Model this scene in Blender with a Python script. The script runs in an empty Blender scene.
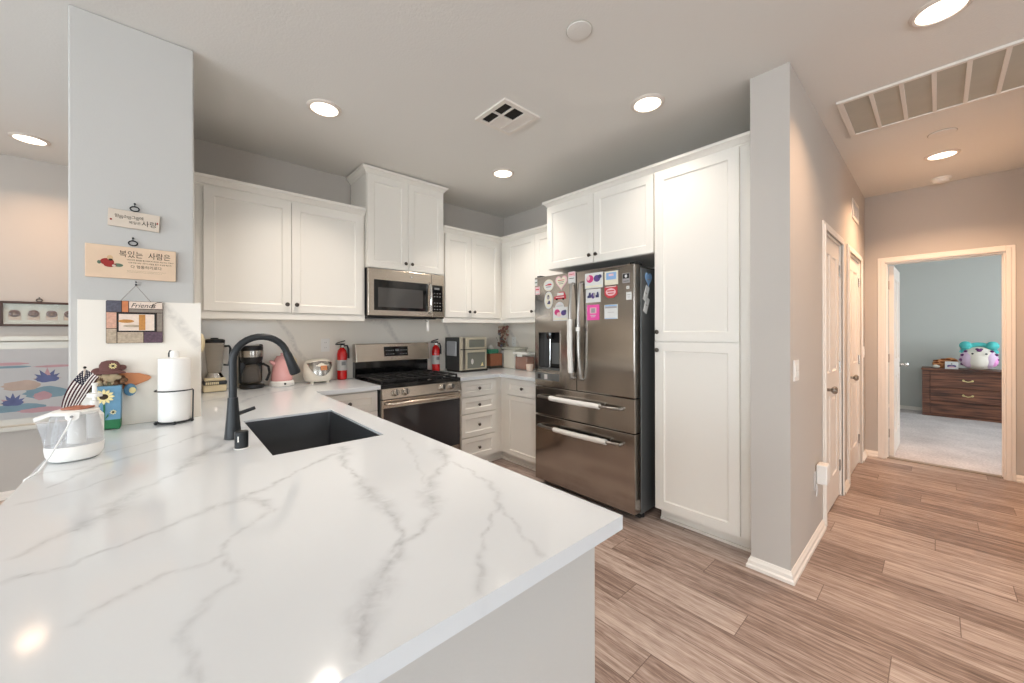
import bpy, math, random
import numpy as np
from mathutils import Matrix, Vector, Euler
PI = math.pi
SC = bpy.context.scene
COL = SC.collection

# ---------------------------------------------------------------- camera, world, exposure
F_PX, CY, YAW, ROLL = 382.6, 331.68, 0.7324, -0.0022
CAM = Vector((-1.2698, -3.640, 1.3425))
cd = bpy.data.cameras.new('camera'); cam = bpy.data.objects.new('camera', cd); COL.objects.link(cam)
cd.sensor_width = 36.0; cd.lens = F_PX * 36.0 / 1024.0; cd.clip_start = 0.02; cd.clip_end = 200
cd.shift_y = -(341.5 - CY) / 1024.0
_c, _s = math.cos(YAW), math.sin(YAW)
_R = Vector((_c, -_s, 0)); _U = Vector((0, 0, 1)); _Fw = Vector((_s, _c, 0))
R2 = _R * math.cos(ROLL) + _U * math.sin(ROLL); U2 = -_R * math.sin(ROLL) + _U * math.cos(ROLL)
cam.matrix_world = Matrix(((R2.x, U2.x, -_Fw.x, CAM.x), (R2.y, U2.y, -_Fw.y, CAM.y), (R2.z, U2.z, -_Fw.z, CAM.z), (0, 0, 0, 1)))
SC.camera = cam

SC.view_settings.view_transform = 'Standard'; SC.view_settings.look = 'None'
SC.view_settings.gamma = 1.0; SC.view_settings.use_curve_mapping = False
SC.view_settings.exposure = 0.05
SC.cycles.max_bounces = 10; SC.cycles.diffuse_bounces = 6; SC.cycles.glossy_bounces = 4; SC.cycles.transmission_bounces = 6
SC.cycles.sample_clamp_indirect = 6.0; SC.cycles.caustics_reflective = False; SC.cycles.caustics_refractive = False
SC.cycles.use_denoising = True

W = bpy.data.worlds.new('daylight'); SC.world = W; W.use_nodes = True
bg = W.node_tree.nodes['Background']; bg.inputs[0].default_value = (0.84, 0.93, 1.0, 1); bg.inputs[1].default_value = 10.0

LAMP_W = 7.4            # each recessed lamp
LAMP_COL = (1.0, 0.89, 0.79); HALL_COL = (1.0, 0.62, 0.38)

def portal(name, loc, sx, sy, direction):
    l = bpy.data.lights.new(name, 'AREA'); l.shape = 'RECTANGLE'; l.size = sx; l.size_y = sy
    l.cycles.is_portal = True
    o = bpy.data.objects.new(name, l); COL.objects.link(o); o.location = loc
    o.rotation_euler = Vector(direction).to_track_quat('-Z', 'Y').to_euler()

# ---------------------------------------------------------------- materials
def lin(c):
    return tuple(((v / 255.0) / 12.92 if v / 255.0 <= 0.04045 else (((v / 255.0) + 0.055) / 1.055) ** 2.4) for v in c) + (1.0,)
MT = {}
def mat(name, rgb, rough=0.5, metal=0.0, bump=0.0, bscale=200.0, coat=0.0, trans=0.0, emit=None, alpha=1.0, var=0.0, vscale=5.0, ior=1.45, spec=None):
    m = bpy.data.materials.new(name); m.use_nodes = True
    nt = m.node_tree; b = nt.nodes['Principled BSDF']
    b.inputs['Base Color'].default_value = lin(rgb); b.inputs['Roughness'].default_value = rough
    b.inputs['Metallic'].default_value = metal; b.inputs['IOR'].default_value = ior
    if coat: b.inputs['Coat Weight'].default_value = coat; b.inputs['Coat Roughness'].default_value = 0.08
    if trans: b.inputs['Transmission Weight'].default_value = trans
    if alpha < 1: b.inputs['Alpha'].default_value = alpha
    if spec is not None: b.inputs['Specular IOR Level'].default_value = spec
    if emit: b.inputs['Emission Color'].default_value = lin(emit[0]); b.inputs['Emission Strength'].default_value = emit[1]
    if bump or var:
        tc = nt.nodes.new('ShaderNodeTexCoord'); n = nt.nodes.new('ShaderNodeTexNoise'); n.inputs['Scale'].default_value = bscale
        n.inputs['Detail'].default_value = 3; nt.links.new(tc.outputs['Object'], n.inputs['Vector'])
        if bump:
            bp = nt.nodes.new('ShaderNodeBump'); bp.inputs['Strength'].default_value = bump; bp.inputs['Distance'].default_value = 0.002
            nt.links.new(n.outputs['Fac'], bp.inputs['Height']); nt.links.new(bp.outputs['Normal'], b.inputs['Normal'])
        if var:
            n2 = nt.nodes.new('ShaderNodeTexNoise'); n2.inputs['Scale'].default_value = vscale; n2.inputs['Detail'].default_value = 4
            nt.links.new(tc.outputs['Object'], n2.inputs['Vector'])
            mx = nt.nodes.new('ShaderNodeMix'); mx.data_type = 'RGBA'
            c = lin(rgb); mx.inputs[6].default_value = tuple(v * (1 - var) for v in c[:3]) + (1,); mx.inputs[7].default_value = tuple(min(1, v * (1 + var)) for v in c[:3]) + (1,)
            nt.links.new(n2.outputs['Fac'], mx.inputs[0]); nt.links.new(mx.outputs[2], b.inputs['Base Color'])
    MT[name] = m
    return m

mat('wall_paint', (190, 184, 177), 0.85, bump=0.25, bscale=130)
mat('ceiling_paint', (224, 222, 217), 0.9, bump=0.5, bscale=90)
mat('wall_paint_daylit', (192, 190, 186), 0.85, bump=0.25, bscale=130)  # same paint as the walls, with daylight's cooler cast put into the colour
mat('bedroom_paint', (192, 193, 188), 0.9, bump=0.1, bscale=130)
mat('trim_white', (232, 226, 218), 0.4)
mat('door_white', (228, 221, 212), 0.42)
mat('cabinet_white', (233, 229, 221), 0.38)
mat('toe_dark', (150, 140, 128), 0.6)
mat('gap_dark', (40, 38, 36), 0.8)
mat('splash_edge', (225, 224, 220), 0.15)
mat('knob_metal', (90, 84, 78), 0.3, 1.0)
mat('chrome', (215, 213, 210), 0.12, 1.0)
mat('nickel', (170, 165, 158), 0.25, 1.0)
mat('black_plastic', (22, 22, 23), 0.35)
mat('black_gloss', (12, 12, 13), 0.08, coat=0.3)
mat('matte_black', (40, 42, 44), 0.38, 0.3)
mat('cast_iron', (28, 27, 27), 0.55)
mat('sink_black', (62, 64, 67), 0.34, bump=0.15, bscale=500)
mat('white_plastic', (235, 233, 228), 0.35)
mat('paper_white', (240, 238, 234), 0.9, bump=0.5, bscale=120)
mat('cloth_white', (228, 226, 220), 0.95, bump=0.4, bscale=300)
mat('cloth_grey', (170, 172, 175), 0.95, bump=0.4, bscale=200)
mat('cream_plastic', (222, 206, 170), 0.4)
mat('pink_enamel', (226, 168, 166), 0.25, coat=0.4)
mat('cooker_white', (232, 226, 212), 0.3, coat=0.3)
mat('red_enamel', (205, 25, 25), 0.25, coat=0.4)
mat('clear', (245, 245, 245), 0.05, alpha=0.12)
mat('smoky_clear', (176, 164, 148), 0.1, alpha=0.45)
mat('water_clear', (196, 200, 206), 0.06, alpha=0.32)
mat('coffee_glass', (120, 108, 94), 0.05, alpha=0.32)
mat('window_glass', (240, 245, 245), 0.0, alpha=0.06)
mat('dark_wood', (62, 38, 26), 0.45, var=0.25, vscale=12)
mat('pine', (220, 192, 164), 0.6, var=0.12, vscale=14)
mat('pale_wood', (208, 194, 178), 0.6, var=0.08, vscale=14)
mat('orange_wood', (198, 130, 86), 0.6, var=0.15, vscale=25)
mat('ink', (25, 22, 22), 0.7)
mat('ink_red', (150, 40, 35), 0.7)
mat('ink_green', (90, 110, 90), 0.7)
mat('skin_tone', (206, 170, 130), 0.7)
mat('lamp_face', (255, 246, 232), 0.5, emit=((255, 244, 228), 3.0))
mat('lamp_ring', (215, 205, 195), 0.5)
mat('vent_white', (226, 220, 212), 0.5)
mat('vent_shade', (52, 50, 46), 0.8)  # shade inside the vents, put into the colour
mat('filter_grey', (182, 178, 166), 0.95, bump=0.4, bscale=80, var=0.1)
mat('teal_fur', (92, 198, 196), 1.0, bump=0.8, bscale=120)
mat('white_fur', (236, 228, 216), 1.0, bump=0.8, bscale=120)
mat('lilac_fur', (222, 196, 220), 1.0, bump=0.8, bscale=120); mat('oven_side', (60, 62, 62), 0.4, 0.3)
mat('pink_fur', (238, 160, 220), 1.0, bump=0.8, bscale=120)
mat('purple_fur', (112, 60, 110), 1.0, bump=0.8, bscale=120)
mat('orange_fur', (214, 150, 100), 1.0, bump=0.8, bscale=90, var=0.4, vscale=14)
mat('brown_fur', (130, 74, 44), 1.0, bump=0.8, bscale=90)
mat('vase_blue', (98, 142, 170), 0.5, var=0.2, vscale=30)
mat('vase_green', (28, 104, 62), 0.5, var=0.25, vscale=40)
mat('petal_yellow', (236, 220, 160), 0.7)
mat('seed_brown', (50, 36, 20), 0.8)
mat('hat_brown', (104, 70, 66), 0.9)
mat('hair_brown', (110, 82, 60), 0.95, bump=0.8, bscale=150)
mat('dried_tan', (172, 152, 122), 0.95, var=0.3, vscale=60)
mat('dried_green', (108, 104, 78), 0.95, var=0.3, vscale=60)
mat('flag_white', (226, 220, 216), 0.9)
mat('flag_red', (70, 34, 38), 0.9)
mat('flag_blue', (32, 34, 52), 0.9)
mat('copper_tone', (170, 108, 84), 0.5, var=0.35, vscale=60)
mat('cord_white', (232, 232, 232), 0.5)
mat('mask_brown', (82, 50, 38), 0.6)
mat('mask_tan', (190, 170, 148), 0.8)
mat('art_ground', (190, 194, 182), 0.8)
mat('painting_bg', (176, 177, 178), 0.7, var=0.14, vscale=4)
mat('paint_blue', (86, 94, 132), 0.7, var=0.35, vscale=14)
mat('paint_teal', (116, 142, 154), 0.7, var=0.25, vscale=12)
mat('paint_pink', (176, 140, 146), 0.7, var=0.2, vscale=12)
mat('paint_tan', (170, 152, 140), 0.7, var=0.2, vscale=12)
mat('silver_frame', (186, 182, 172), 0.4, 0.4)
mat('mat_white', (215, 216, 214), 0.7)
mat('basket_brown', (150, 96, 70), 0.8, bump=0.8, bscale=160, var=0.2, vscale=40)
mat('basket_base', (70, 66, 58), 0.8)
mat('tissue_green', (70, 150, 118), 0.7, var=0.2, vscale=60)
mat('bin_white', (222, 218, 204), 0.5)
mat('beans_brown', (150, 96, 68), 0.8, var=0.4, vscale=70)
mat('blossom_red', (146, 104, 92), 0.9)
mat('blossom_pale', (202, 180, 160), 0.9)
mat('blossom_blue', (134, 128, 140), 0.9)
mat('m_pink', (240, 90, 170), 0.5)
mat('m_lightpink', (226, 188, 192), 0.5)
mat('m_red', (196, 60, 70), 0.5)
mat('m_blue', (136, 174, 215), 0.5)
mat('m_cream', (225, 220, 200), 0.5)
mat('m_purple', (90, 70, 130), 0.5)
mat('m_grey', (160, 155, 155), 0.5)
mat('m_magenta', (200, 60, 120), 0.5)
mat('m_navy', (60, 60, 100), 0.5)
mat('range_glass', (46, 44, 46), 0.06, coat=0.5)
mat('micro_glass', (70, 68, 66), 0.12, coat=0.5)
mat('oven_glass', (110, 112, 104), 0.12, coat=0.3)
mat('label_grey', (200, 196, 192), 0.6)
mat('digit_grey', (130, 130, 130), 0.5)
mat('patch_slate', (86, 84, 96), 0.6, var=0.6, vscale=120)
mat('patch_orange', (196, 120, 76), 0.6, var=0.2, vscale=60)
mat('patch_cream', (226, 206, 190), 0.6, var=0.15, vscale=90)
mat('patch_tan', (178, 160, 138), 0.6, var=0.45, vscale=110)
mat('patch_plum', (92, 70, 82), 0.6, var=0.7, vscale=120)
mat('patch_rose', (206, 160, 138), 0.6, var=0.35, vscale=110)
mat('patch_grey', (140, 128, 116), 0.6, var=0.3, vscale=90)
mat('patch_ochre', (190, 132, 66), 0.6, var=0.3, vscale=90)

def nodes_of(name, rough=0.4, metal=0.0):
    m = bpy.data.materials.new(name); m.use_nodes = True; MT[name] = m
    b = m.node_tree.nodes['Principled BSDF']; b.inputs['Roughness'].default_value = rough; b.inputs['Metallic'].default_value = metal
    return m, m.node_tree, m.node_tree.nodes, m.node_tree.links, b
def nn(nt, typ, **kw):
    n = nt.nodes.new(typ)
    for k, v in kw.items():
        if k.startswith('i_'):
            n.inputs[k[2:].replace('_', ' ')].default_value = v
        else: setattr(n, k, v)
    return n
def ramp(nt, stops):
    r = nt.nodes.new('ShaderNodeValToRGB'); e = r.color_ramp.elements
    while len(e) < len(stops): e.new(0.5)
    for i, (p, c) in enumerate(stops): e[i].position = p; e[i].color = lin(c)
    return r
def math_node(nt, op, a, b=None, clamp=False):
    n = nt.nodes.new('ShaderNodeMath'); n.operation = op; n.use_clamp = clamp
    for i, v in enumerate((a, b)):
        if v is None: continue
        if isinstance(v, (int, float)): n.inputs[i].default_value = v
        else: nt.links.new(v, n.inputs[i])
    return n.outputs[0]

def brushed(name, rgb, rough, axis, strength=0.12, var=0.14):
    """brushed metal: fine streaks along one object axis"""
    m, nt, N, L, b = nodes_of(name, rough, 1.0)
    tc = nn(nt, 'ShaderNodeTexCoord'); mp = nn(nt, 'ShaderNodeMapping')
    sc = [260, 260, 260]; sc[axis] = 3; mp.inputs['Scale'].default_value = sc
    L.new(tc.outputs['Object'], mp.inputs[0]); n = nn(nt, 'ShaderNodeTexNoise'); n.inputs['Scale'].default_value = 1.0; n.inputs['Detail'].default_value = 2
    L.new(mp.outputs[0], n.inputs['Vector'])
    c = lin(rgb); mx = nn(nt, 'ShaderNodeMix', data_type='RGBA')
    mx.inputs[6].default_value = tuple(v * (1 - var) for v in c[:3]) + (1,); mx.inputs[7].default_value = tuple(min(1, v * (1 + var)) for v in c[:3]) + (1,)
    L.new(n.outputs['Fac'], mx.inputs[0]); L.new(mx.outputs[2], b.inputs['Base Color'])
    bp = nn(nt, 'ShaderNodeBump'); bp.inputs['Strength'].default_value = strength; bp.inputs['Distance'].default_value = 0.001
    L.new(n.outputs['Fac'], bp.inputs['Height']); L.new(bp.outputs['Normal'], b.inputs['Normal'])
    return m
brushed('steel', (202, 191, 178), 0.27, 0)
brushed('steel_dark', (176, 170, 164), 0.15, 2, 0.05, 0.06)
mat('steel_side', (118, 120, 120), 0.4, 0.5); mat('oven_steel', (196, 188, 168), 0.35, 0.4)
brushed('steel_pale', (158, 154, 148), 0.3, 2)

def quartz(name, attr, base, grey, rough):
    m, nt, N, L, b = nodes_of(name, rough)
    tc = nn(nt, 'ShaderNodeTexCoord')
    fine = nn(nt, 'ShaderNodeTexNoise'); fine.inputs['Scale'].default_value = 26; fine.inputs['Detail'].default_value = 6; fine.inputs['Distortion'].default_value = 1.2
    L.new(tc.outputs['Object'], fine.inputs['Vector'])
    broad = nn(nt, 'ShaderNodeTexNoise'); broad.inputs['Scale'].default_value = 2.0; broad.inputs['Detail'].default_value = 3
    L.new(tc.outputs['Object'], broad.inputs['Vector'])
    if attr:
        at = nn(nt, 'ShaderNodeAttribute', attribute_name='vein'); v = at.outputs['Fac']
        v = math_node(nt, 'MULTIPLY', v, math_node(nt, 'ADD', math_node(nt, 'MULTIPLY', fine.outputs['Fac'], 2.6), -0.55), True)
    else:
        # diagonal running veins: distorted distance to a few sloping lines
        mp = nn(nt, 'ShaderNodeMapping'); mp.inputs['Rotation'].default_value = (0, 0.6, 0.5); L.new(tc.outputs['Object'], mp.inputs[0])
        w = nn(nt, 'ShaderNodeTexWave'); w.inputs['Scale'].default_value = 0.55; w.inputs['Distortion'].default_value = 5.0; w.inputs['Detail'].default_value = 3; w.inputs['Detail Scale'].default_value = 1.3
        L.new(mp.outputs[0], w.inputs['Vector'])
        v = math_node(nt, 'MULTIPLY', math_node(nt, 'SUBTRACT', w.outputs['Fac'], 0.978), 30.0, True)
        v = math_node(nt, 'MULTIPLY', v, math_node(nt, 'ADD', math_node(nt, 'MULTIPLY', fine.outputs['Fac'], 2.2), -0.45), True)
    mb = nn(nt, 'ShaderNodeMix', data_type='RGBA'); c = lin(base)
    mb.inputs[6].default_value = tuple(x * 0.95 for x in c[:3]) + (1,); mb.inputs[7].default_value = c
    L.new(broad.outputs['Fac'], mb.inputs[0])
    mx = nn(nt, 'ShaderNodeMix', data_type='RGBA'); mx.inputs[7].default_value = lin(grey)
    L.new(v, mx.inputs[0]); L.new(mb.outputs[2], mx.inputs[6]); L.new(mx.outputs[2], b.inputs['Base Color'])
quartz('quartz_top', True, (214, 218, 221), (166, 168, 172), 0.10)
quartz('quartz_splash', False, (240, 233, 222), (196, 189, 181), 0.2)

def plank_floor():
    m, nt, N, L, b = nodes_of('vinyl_planks', 0.36)
    tc = nn(nt, 'ShaderNodeTexCoord'); sx = nn(nt, 'ShaderNodeSeparateXYZ'); L.new(tc.outputs['Object'], sx.inputs[0])
    PW, PL = 0.181, 1.22
    xs = math_node(nt, 'DIVIDE', math_node(nt, 'ADD', sx.outputs['X'], 20 * PW - 0.041), PW)
    row = math_node(nt, 'FLOOR', xs); fx = math_node(nt, 'FRACT', xs)
    off = math_node(nt, 'FRACT', math_node(nt, 'MULTIPLY', row, 0.387))
    ys = math_node(nt, 'ADD', math_node(nt, 'DIVIDE', math_node(nt, 'ADD', sx.outputs['Y'], 30.0), PL), off)
    colr = math_node(nt, 'FLOOR', ys); fy = math_node(nt, 'FRACT', ys)
    cm = nn(nt, 'ShaderNodeCombineXYZ'); L.new(row, cm.inputs[0]); L.new(colr, cm.inputs[1])
    wn = nn(nt, 'ShaderNodeTexWhiteNoise'); L.new(cm.outputs[0], wn.inputs['Vector'])
    # grain stretched along Y, shifted per plank
    mp = nn(nt, 'ShaderNodeCombineXYZ')
    L.new(math_node(nt, 'MULTIPLY', sx.outputs['X'], 48.0), mp.inputs[0])
    L.new(math_node(nt, 'ADD', math_node(nt, 'MULTIPLY', sx.outputs['Y'], 2.4), math_node(nt, 'MULTIPLY', wn.outputs['Value'], 37.0)), mp.inputs[1])
    L.new(math_node(nt, 'MULTIPLY', wn.outputs['Value'], 11.0), mp.inputs[2])
    g = nn(nt, 'ShaderNodeTexNoise'); g.inputs['Scale'].default_value = 1.0; g.inputs['Detail'].default_value = 7; g.inputs['Roughness'].default_value = 0.62; g.inputs['Distortion'].default_value = 0.5
    L.new(mp.outputs[0], g.inputs['Vector'])
    mp2 = nn(nt, 'ShaderNodeCombineXYZ')
    L.new(math_node(nt, 'MULTIPLY', sx.outputs['X'], 190.0), mp2.inputs[0]); L.new(math_node(nt, 'MULTIPLY', sx.outputs['Y'], 14.0), mp2.inputs[1])
    g2 = nn(nt, 'ShaderNodeTexNoise'); g2.inputs['Scale'].default_value = 1.0; g2.inputs['Detail'].default_value = 4
    L.new(mp2.outputs[0], g2.inputs['Vector'])
    f = math_node(nt, 'ADD', math_node(nt, 'MULTIPLY', g.outputs['Fac'], 0.62), math_node(nt, 'MULTIPLY', g2.outputs['Fac'], 0.38))
    f = math_node(nt, 'ADD', f, math_node(nt, 'MULTIPLY', math_node(nt, 'SUBTRACT', wn.outputs['Value'], 0.5), 0.13))
    r = ramp(nt, [(0.30, (84, 68, 61)), (0.43, (132, 112, 102)), (0.54, (166, 148, 138)), (0.70, (200, 186, 176))])
    L.new(f, r.inputs[0])
    ex = math_node(nt, 'MINIMUM', fx, math_node(nt, 'SUBTRACT', 1.0, fx)); ey = math_node(nt, 'MINIMUM', fy, math_node(nt, 'SUBTRACT', 1.0, fy))
    seam = math_node(nt, 'MAXIMUM', math_node(nt, 'LESS_THAN', ex, 0.009), math_node(nt, 'LESS_THAN', ey, 0.0014))
    mx = nn(nt, 'ShaderNodeMix', data_type='RGBA'); mx.inputs[7].default_value = lin((84, 66, 56))
    L.new(math_node(nt, 'MULTIPLY', seam, 0.75), mx.inputs[0]); L.new(r.outputs[0], mx.inputs[6]); L.new(mx.outputs[2], b.inputs['Base Color'])
    bp = nn(nt, 'ShaderNodeBump'); bp.inputs['Strength'].default_value = 0.15; bp.inputs['Distance'].default_value = 0.002
    L.new(g2.outputs['Fac'], bp.inputs['Height']); L.new(bp.outputs['Normal'], b.inputs['Normal'])
plank_floor()

def carpet():
    m, nt, N, L, b = nodes_of('carpet', 1.0)
    tc = nn(nt, 'ShaderNodeTexCoord'); n = nn(nt, 'ShaderNodeTexNoise'); n.inputs['Scale'].default_value = 60; n.inputs['Detail'].default_value = 4
    L.new(tc.outputs['Object'], n.inputs['Vector'])
    n2 = nn(nt, 'ShaderNodeTexNoise'); n2.inputs['Scale'].default_value = 2.2; L.new(tc.outputs['Object'], n2.inputs['Vector'])
    r = ramp(nt, [(0.35, (176, 168, 168)), (0.65, (216, 208, 206))])
    L.new(math_node(nt, 'ADD', math_node(nt, 'MULTIPLY', n.outputs['Fac'], 0.55), math_node(nt, 'MULTIPLY', n2.outputs['Fac'], 0.45)), r.inputs[0]); L.new(r.outputs[0], b.inputs['Base Color'])
    bp = nn(nt, 'ShaderNodeBump'); bp.inputs['Strength'].default_value = 0.8; bp.inputs['Distance'].default_value = 0.01
    L.new(n.outputs['Fac'], bp.inputs['Height']); L.new(bp.outputs['Normal'], b.inputs['Normal'])
carpet()

def walnut():
    m, nt, N, L, b = nodes_of('walnut', 0.45)
    tc = nn(nt, 'ShaderNodeTexCoord'); mp = nn(nt, 'ShaderNodeMapping'); mp.inputs['Scale'].default_value = (3, 30, 40)
    L.new(tc.outputs['Object'], mp.inputs[0]); n = nn(nt, 'ShaderNodeTexNoise'); n.inputs['Scale'].default_value = 1.0; n.inputs['Detail'].default_value = 6
    L.new(mp.outputs[0], n.inputs['Vector']); r = ramp(nt, [(0.35, (62, 36, 26)), (0.65, (134, 84, 60))]); L.new(n.outputs['Fac'], r.inputs[0]); L.new(r.outputs[0], b.inputs['Base Color'])
walnut()

# ---------------------------------------------------------------- mesh builder
class MB:
    def __init__(s): s.v = []; s.f = []; s.m = []; s.names = []; s.T = Matrix.Identity(4)
    def mi(s, name):
        if name not in s.names: s.names.append(name)
        return s.names.index(name)
    def add(s, vs, fs, mname):
        o = len(s.v); k = s.mi(mname)
        s.v += [tuple(s.T @ Vector(p)) for p in vs]
        s.f += [tuple(i + o for i in f) for f in fs]; s.m += [k] * len(fs)
        return s
    def box(s, x0, x1, y0, y1, z0, z1, m):
        vs = [(x0, y0, z0), (x1, y0, z0), (x1, y1, z0), (x0, y1, z0), (x0, y0, z1), (x1, y0, z1), (x1, y1, z1), (x0, y1, z1)]
        return s.add(vs, [(0, 3, 2, 1), (4, 5, 6, 7), (0, 1, 5, 4), (1, 2, 6, 5), (2, 3, 7, 6), (3, 0, 4, 7)], m)
    def lathe(s, prof, c, m, n=24, axis='z', sq=(1, 1), cap=True):
        """prof = [(r, h)], revolved about an axis through c"""
        vs = []
        for r, h in prof:
            for i in range(n):
                a = 2 * PI * i / n; u, w = r * math.cos(a) * sq[0], r * math.sin(a) * sq[1]
                vs.append({'z': (u, w, h), 'y': (u, h, -w), 'x': (h, u, w)}[axis])
        vs = [(c[0] + p[0], c[1] + p[1], c[2] + p[2]) for p in vs]
        fs = []
        for k in range(len(prof) - 1):
            for i in range(n):
                j = (i + 1) % n; fs.append((k * n + i, k * n + j, (k + 1) * n + j, (k + 1) * n + i))
        if cap:
            fs.append(tuple(range(n - 1, -1, -1))); fs.append(tuple(range((len(prof) - 1) * n, len(prof) * n)))
        return s.add(vs, fs, m)
    def tube(s, pts, r, m, n=10, closed=False, cap=True):
        P = [Vector(p) for p in pts]; K = len(P); rs = r if isinstance(r, (list, tuple)) else [r] * K
        vs = []; prev = None
        for k in range(K):
            if closed: t = (P[(k + 1) % K] - P[k - 1])
            else: t = P[min(k + 1, K - 1)] - P[max(k - 1, 0)]
            t.normalize()
            if prev is None:
                a = Vector((0, 0, 1)) if abs(t.z) < 0.9 else Vector((1, 0, 0)); u = t.cross(a).normalized()
            else:
                u = (prev - t * prev.dot(t)).normalized()
            prev = u; w = t.cross(u)
            for i in range(n):
                a = 2 * PI * i / n; vs.append(tuple(P[k] + (u * math.cos(a) + w * math.sin(a)) * rs[k]))
        fs = []
        for k in range(K if closed else K - 1):
            q = (k + 1) % K
            for i in range(n):
                j = (i + 1) % n; fs.append((k * n + i, k * n + j, q * n + j, q * n + i))
        if cap and not closed: fs.append(tuple(range(n - 1, -1, -1))); fs.append(tuple(range((K - 1) * n, K * n)))
        return s.add(vs, fs, m)
    def ball(s, c, r, m, n=16, k=10, sq=(1, 1, 1)):
        prof = []
        vs = []; fs = []
        for a in range(k + 1):
            ph = PI * a / k
            for i in range(n):
                th = 2 * PI * i / n
                vs.append((c[0] + r * sq[0] * math.sin(ph) * math.cos(th), c[1] + r * sq[1] * math.sin(ph) * math.sin(th), c[2] - r * sq[2] * math.cos(ph)))
        for a in range(k):
            for i in range(n):
                j = (i + 1) % n; fs.append((a * n + i, a * n + j, (a + 1) * n + j, (a + 1) * n + i))
        return s.add(vs, fs, m)
    def prism(s, outline, y0, y1, m):
        """outline in the x-z plane (counterclockwise seen from -y), extruded from y0 (front) to y1"""
        n = len(outline); vs = [(p[0], y0, p[1]) for p in outline] + [(p[0], y1, p[1]) for p in outline]
        fs = [tuple(range(n)), tuple(range(2 * n - 1, n - 1, -1))] + [(i, i + n, (i + 1) % n + n, (i + 1) % n) for i in range(n)]
        return s.add(vs, fs, m)
    def vprism(s, outline, z0, z1, m):
        """outline in the x-y plane, counterclockwise from above"""
        n = len(outline); vs = [(p[0], p[1], z0) for p in outline] + [(p[0], p[1], z1) for p in outline]
        fs = [tuple(range(n - 1, -1, -1)), tuple(range(n, 2 * n))] + [(i, (i + 1) % n, (i + 1) % n + n, i + n) for i in range(n)]
        return s.add(vs, fs, m)
    def panel(s, x0, x1, z0, z1, y, th, openings, m, depth=0.008, bev=0.007, raised=False):
        """a slab with moulded recessed openings in its front face (front looks to -y)"""
        xs = sorted({x0, x1} | {o[0] for o in openings} | {o[1] for o in openings}); zs = sorted({z0, z1} | {o[2] for o in openings} | {o[3] for o in openings})
        for i in range(len(xs) - 1):
            for j in range(len(zs) - 1):
                a, b_, c, d = xs[i], xs[i + 1], zs[j], zs[j + 1]; mx, mz = (a + b_) / 2, (c + d) / 2
                if any(o[0] <= mx <= o[1] and o[2] <= mz <= o[3] for o in openings): continue
                s.add([(a, y, c), (b_, y, c), (b_, y, d), (a, y, d)], [(0, 1, 2, 3)], m)
        for o in openings:
            loops = [(0, 0), (bev * 0.3, depth * 0.6), (bev, depth)]
            if raised: loops += [(bev + 0.012, depth), (bev + 0.03, depth * 0.3)]
            vs = []
            for ins, dy in loops: vs += [(o[0] + ins, y + dy, o[2] + ins), (o[1] - ins, y + dy, o[2] + ins), (o[1] - ins, y + dy, o[3] - ins), (o[0] + ins, y + dy, o[3] - ins)]
            fs = []
            for k in range(len(loops) - 1):
                for i in range(4): fs.append((k * 4 + i, k * 4 + (i + 1) % 4, k * 4 + 4 + (i + 1) % 4, k * 4 + 4 + i))
            e = (len(loops) - 1) * 4; fs.append((e, e + 1, e + 2, e + 3)); s.add(vs, fs, m)
        vs = [(x0, y, z0), (x1, y, z0), (x1, y, z1), (x0, y, z1), (x0, y + th, z0), (x1, y + th, z0), (x1, y + th, z1), (x0, y + th, z1)]
        return s.add(vs, [(0, 4, 5, 1), (1, 5, 6, 2), (2, 6, 7, 3), (3, 7, 4, 0), (4, 7, 6, 5)], m)
    def crown(s, x0, x1, y0, y1, z0, prof, m, left=1, right=1):
        """moulding swept round the front (and open ends) of a cabinet top; prof=[(offset, height)]"""
        n = len(prof); vs = []
        for o, h in prof:
            vs += [(x0 - o * left, y1, z0 + h), (x0 - o * left, y0 - o, z0 + h), (x1 + o * right, y0 - o, z0 + h), (x1 + o * right, y1, z0 + h)]
        fs = []
        for k in range(n - 1):
            for i in range(3): fs.append((k * 4 + i, k * 4 + i + 1, k * 4 + 5 + i, k * 4 + 4 + i))
        e = (n - 1) * 4; fs.append((e, e + 1, e + 2, e + 3)); fs.append((3, 2, 1, 0))
        fs.append(tuple(k * 4 for k in range(n - 1, -1, -1))); fs.append(tuple(k * 4 + 3 for k in range(n)))
        return s.add(vs, fs, m)
    def text(s, body, x, y, z, size, m, align='LEFT', ex=0.0004, sx=1.0, rot=0.0, shear=0.0):
        """lettering standing in the x-z plane, front to -y"""
        cu = bpy.data.curves.new('lettering', 'FONT'); cu.body = body; cu.size = size; cu.align_x = align; cu.extrude = ex; cu.shear = shear; cu.resolution_u = 3
        o = bpy.data.objects.new('lettering', cu); COL.objects.link(o)
        dg = bpy.context.evaluated_depsgraph_get(); me = bpy.data.meshes.new_from_object(o.evaluated_get(dg))
        ca, sa = math.cos(rot), math.sin(rot)
        vs = [(x + v.co.x * sx * ca - v.co.y * sa, y - v.co.z, z + v.co.x * sx * sa + v.co.y * ca) for v in me.vertices]
        fs = [tuple(p.vertices) for p in me.polygons]
        s.add(vs, fs, m); bpy.data.objects.remove(o); bpy.data.meshes.remove(me)
        return s
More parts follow.
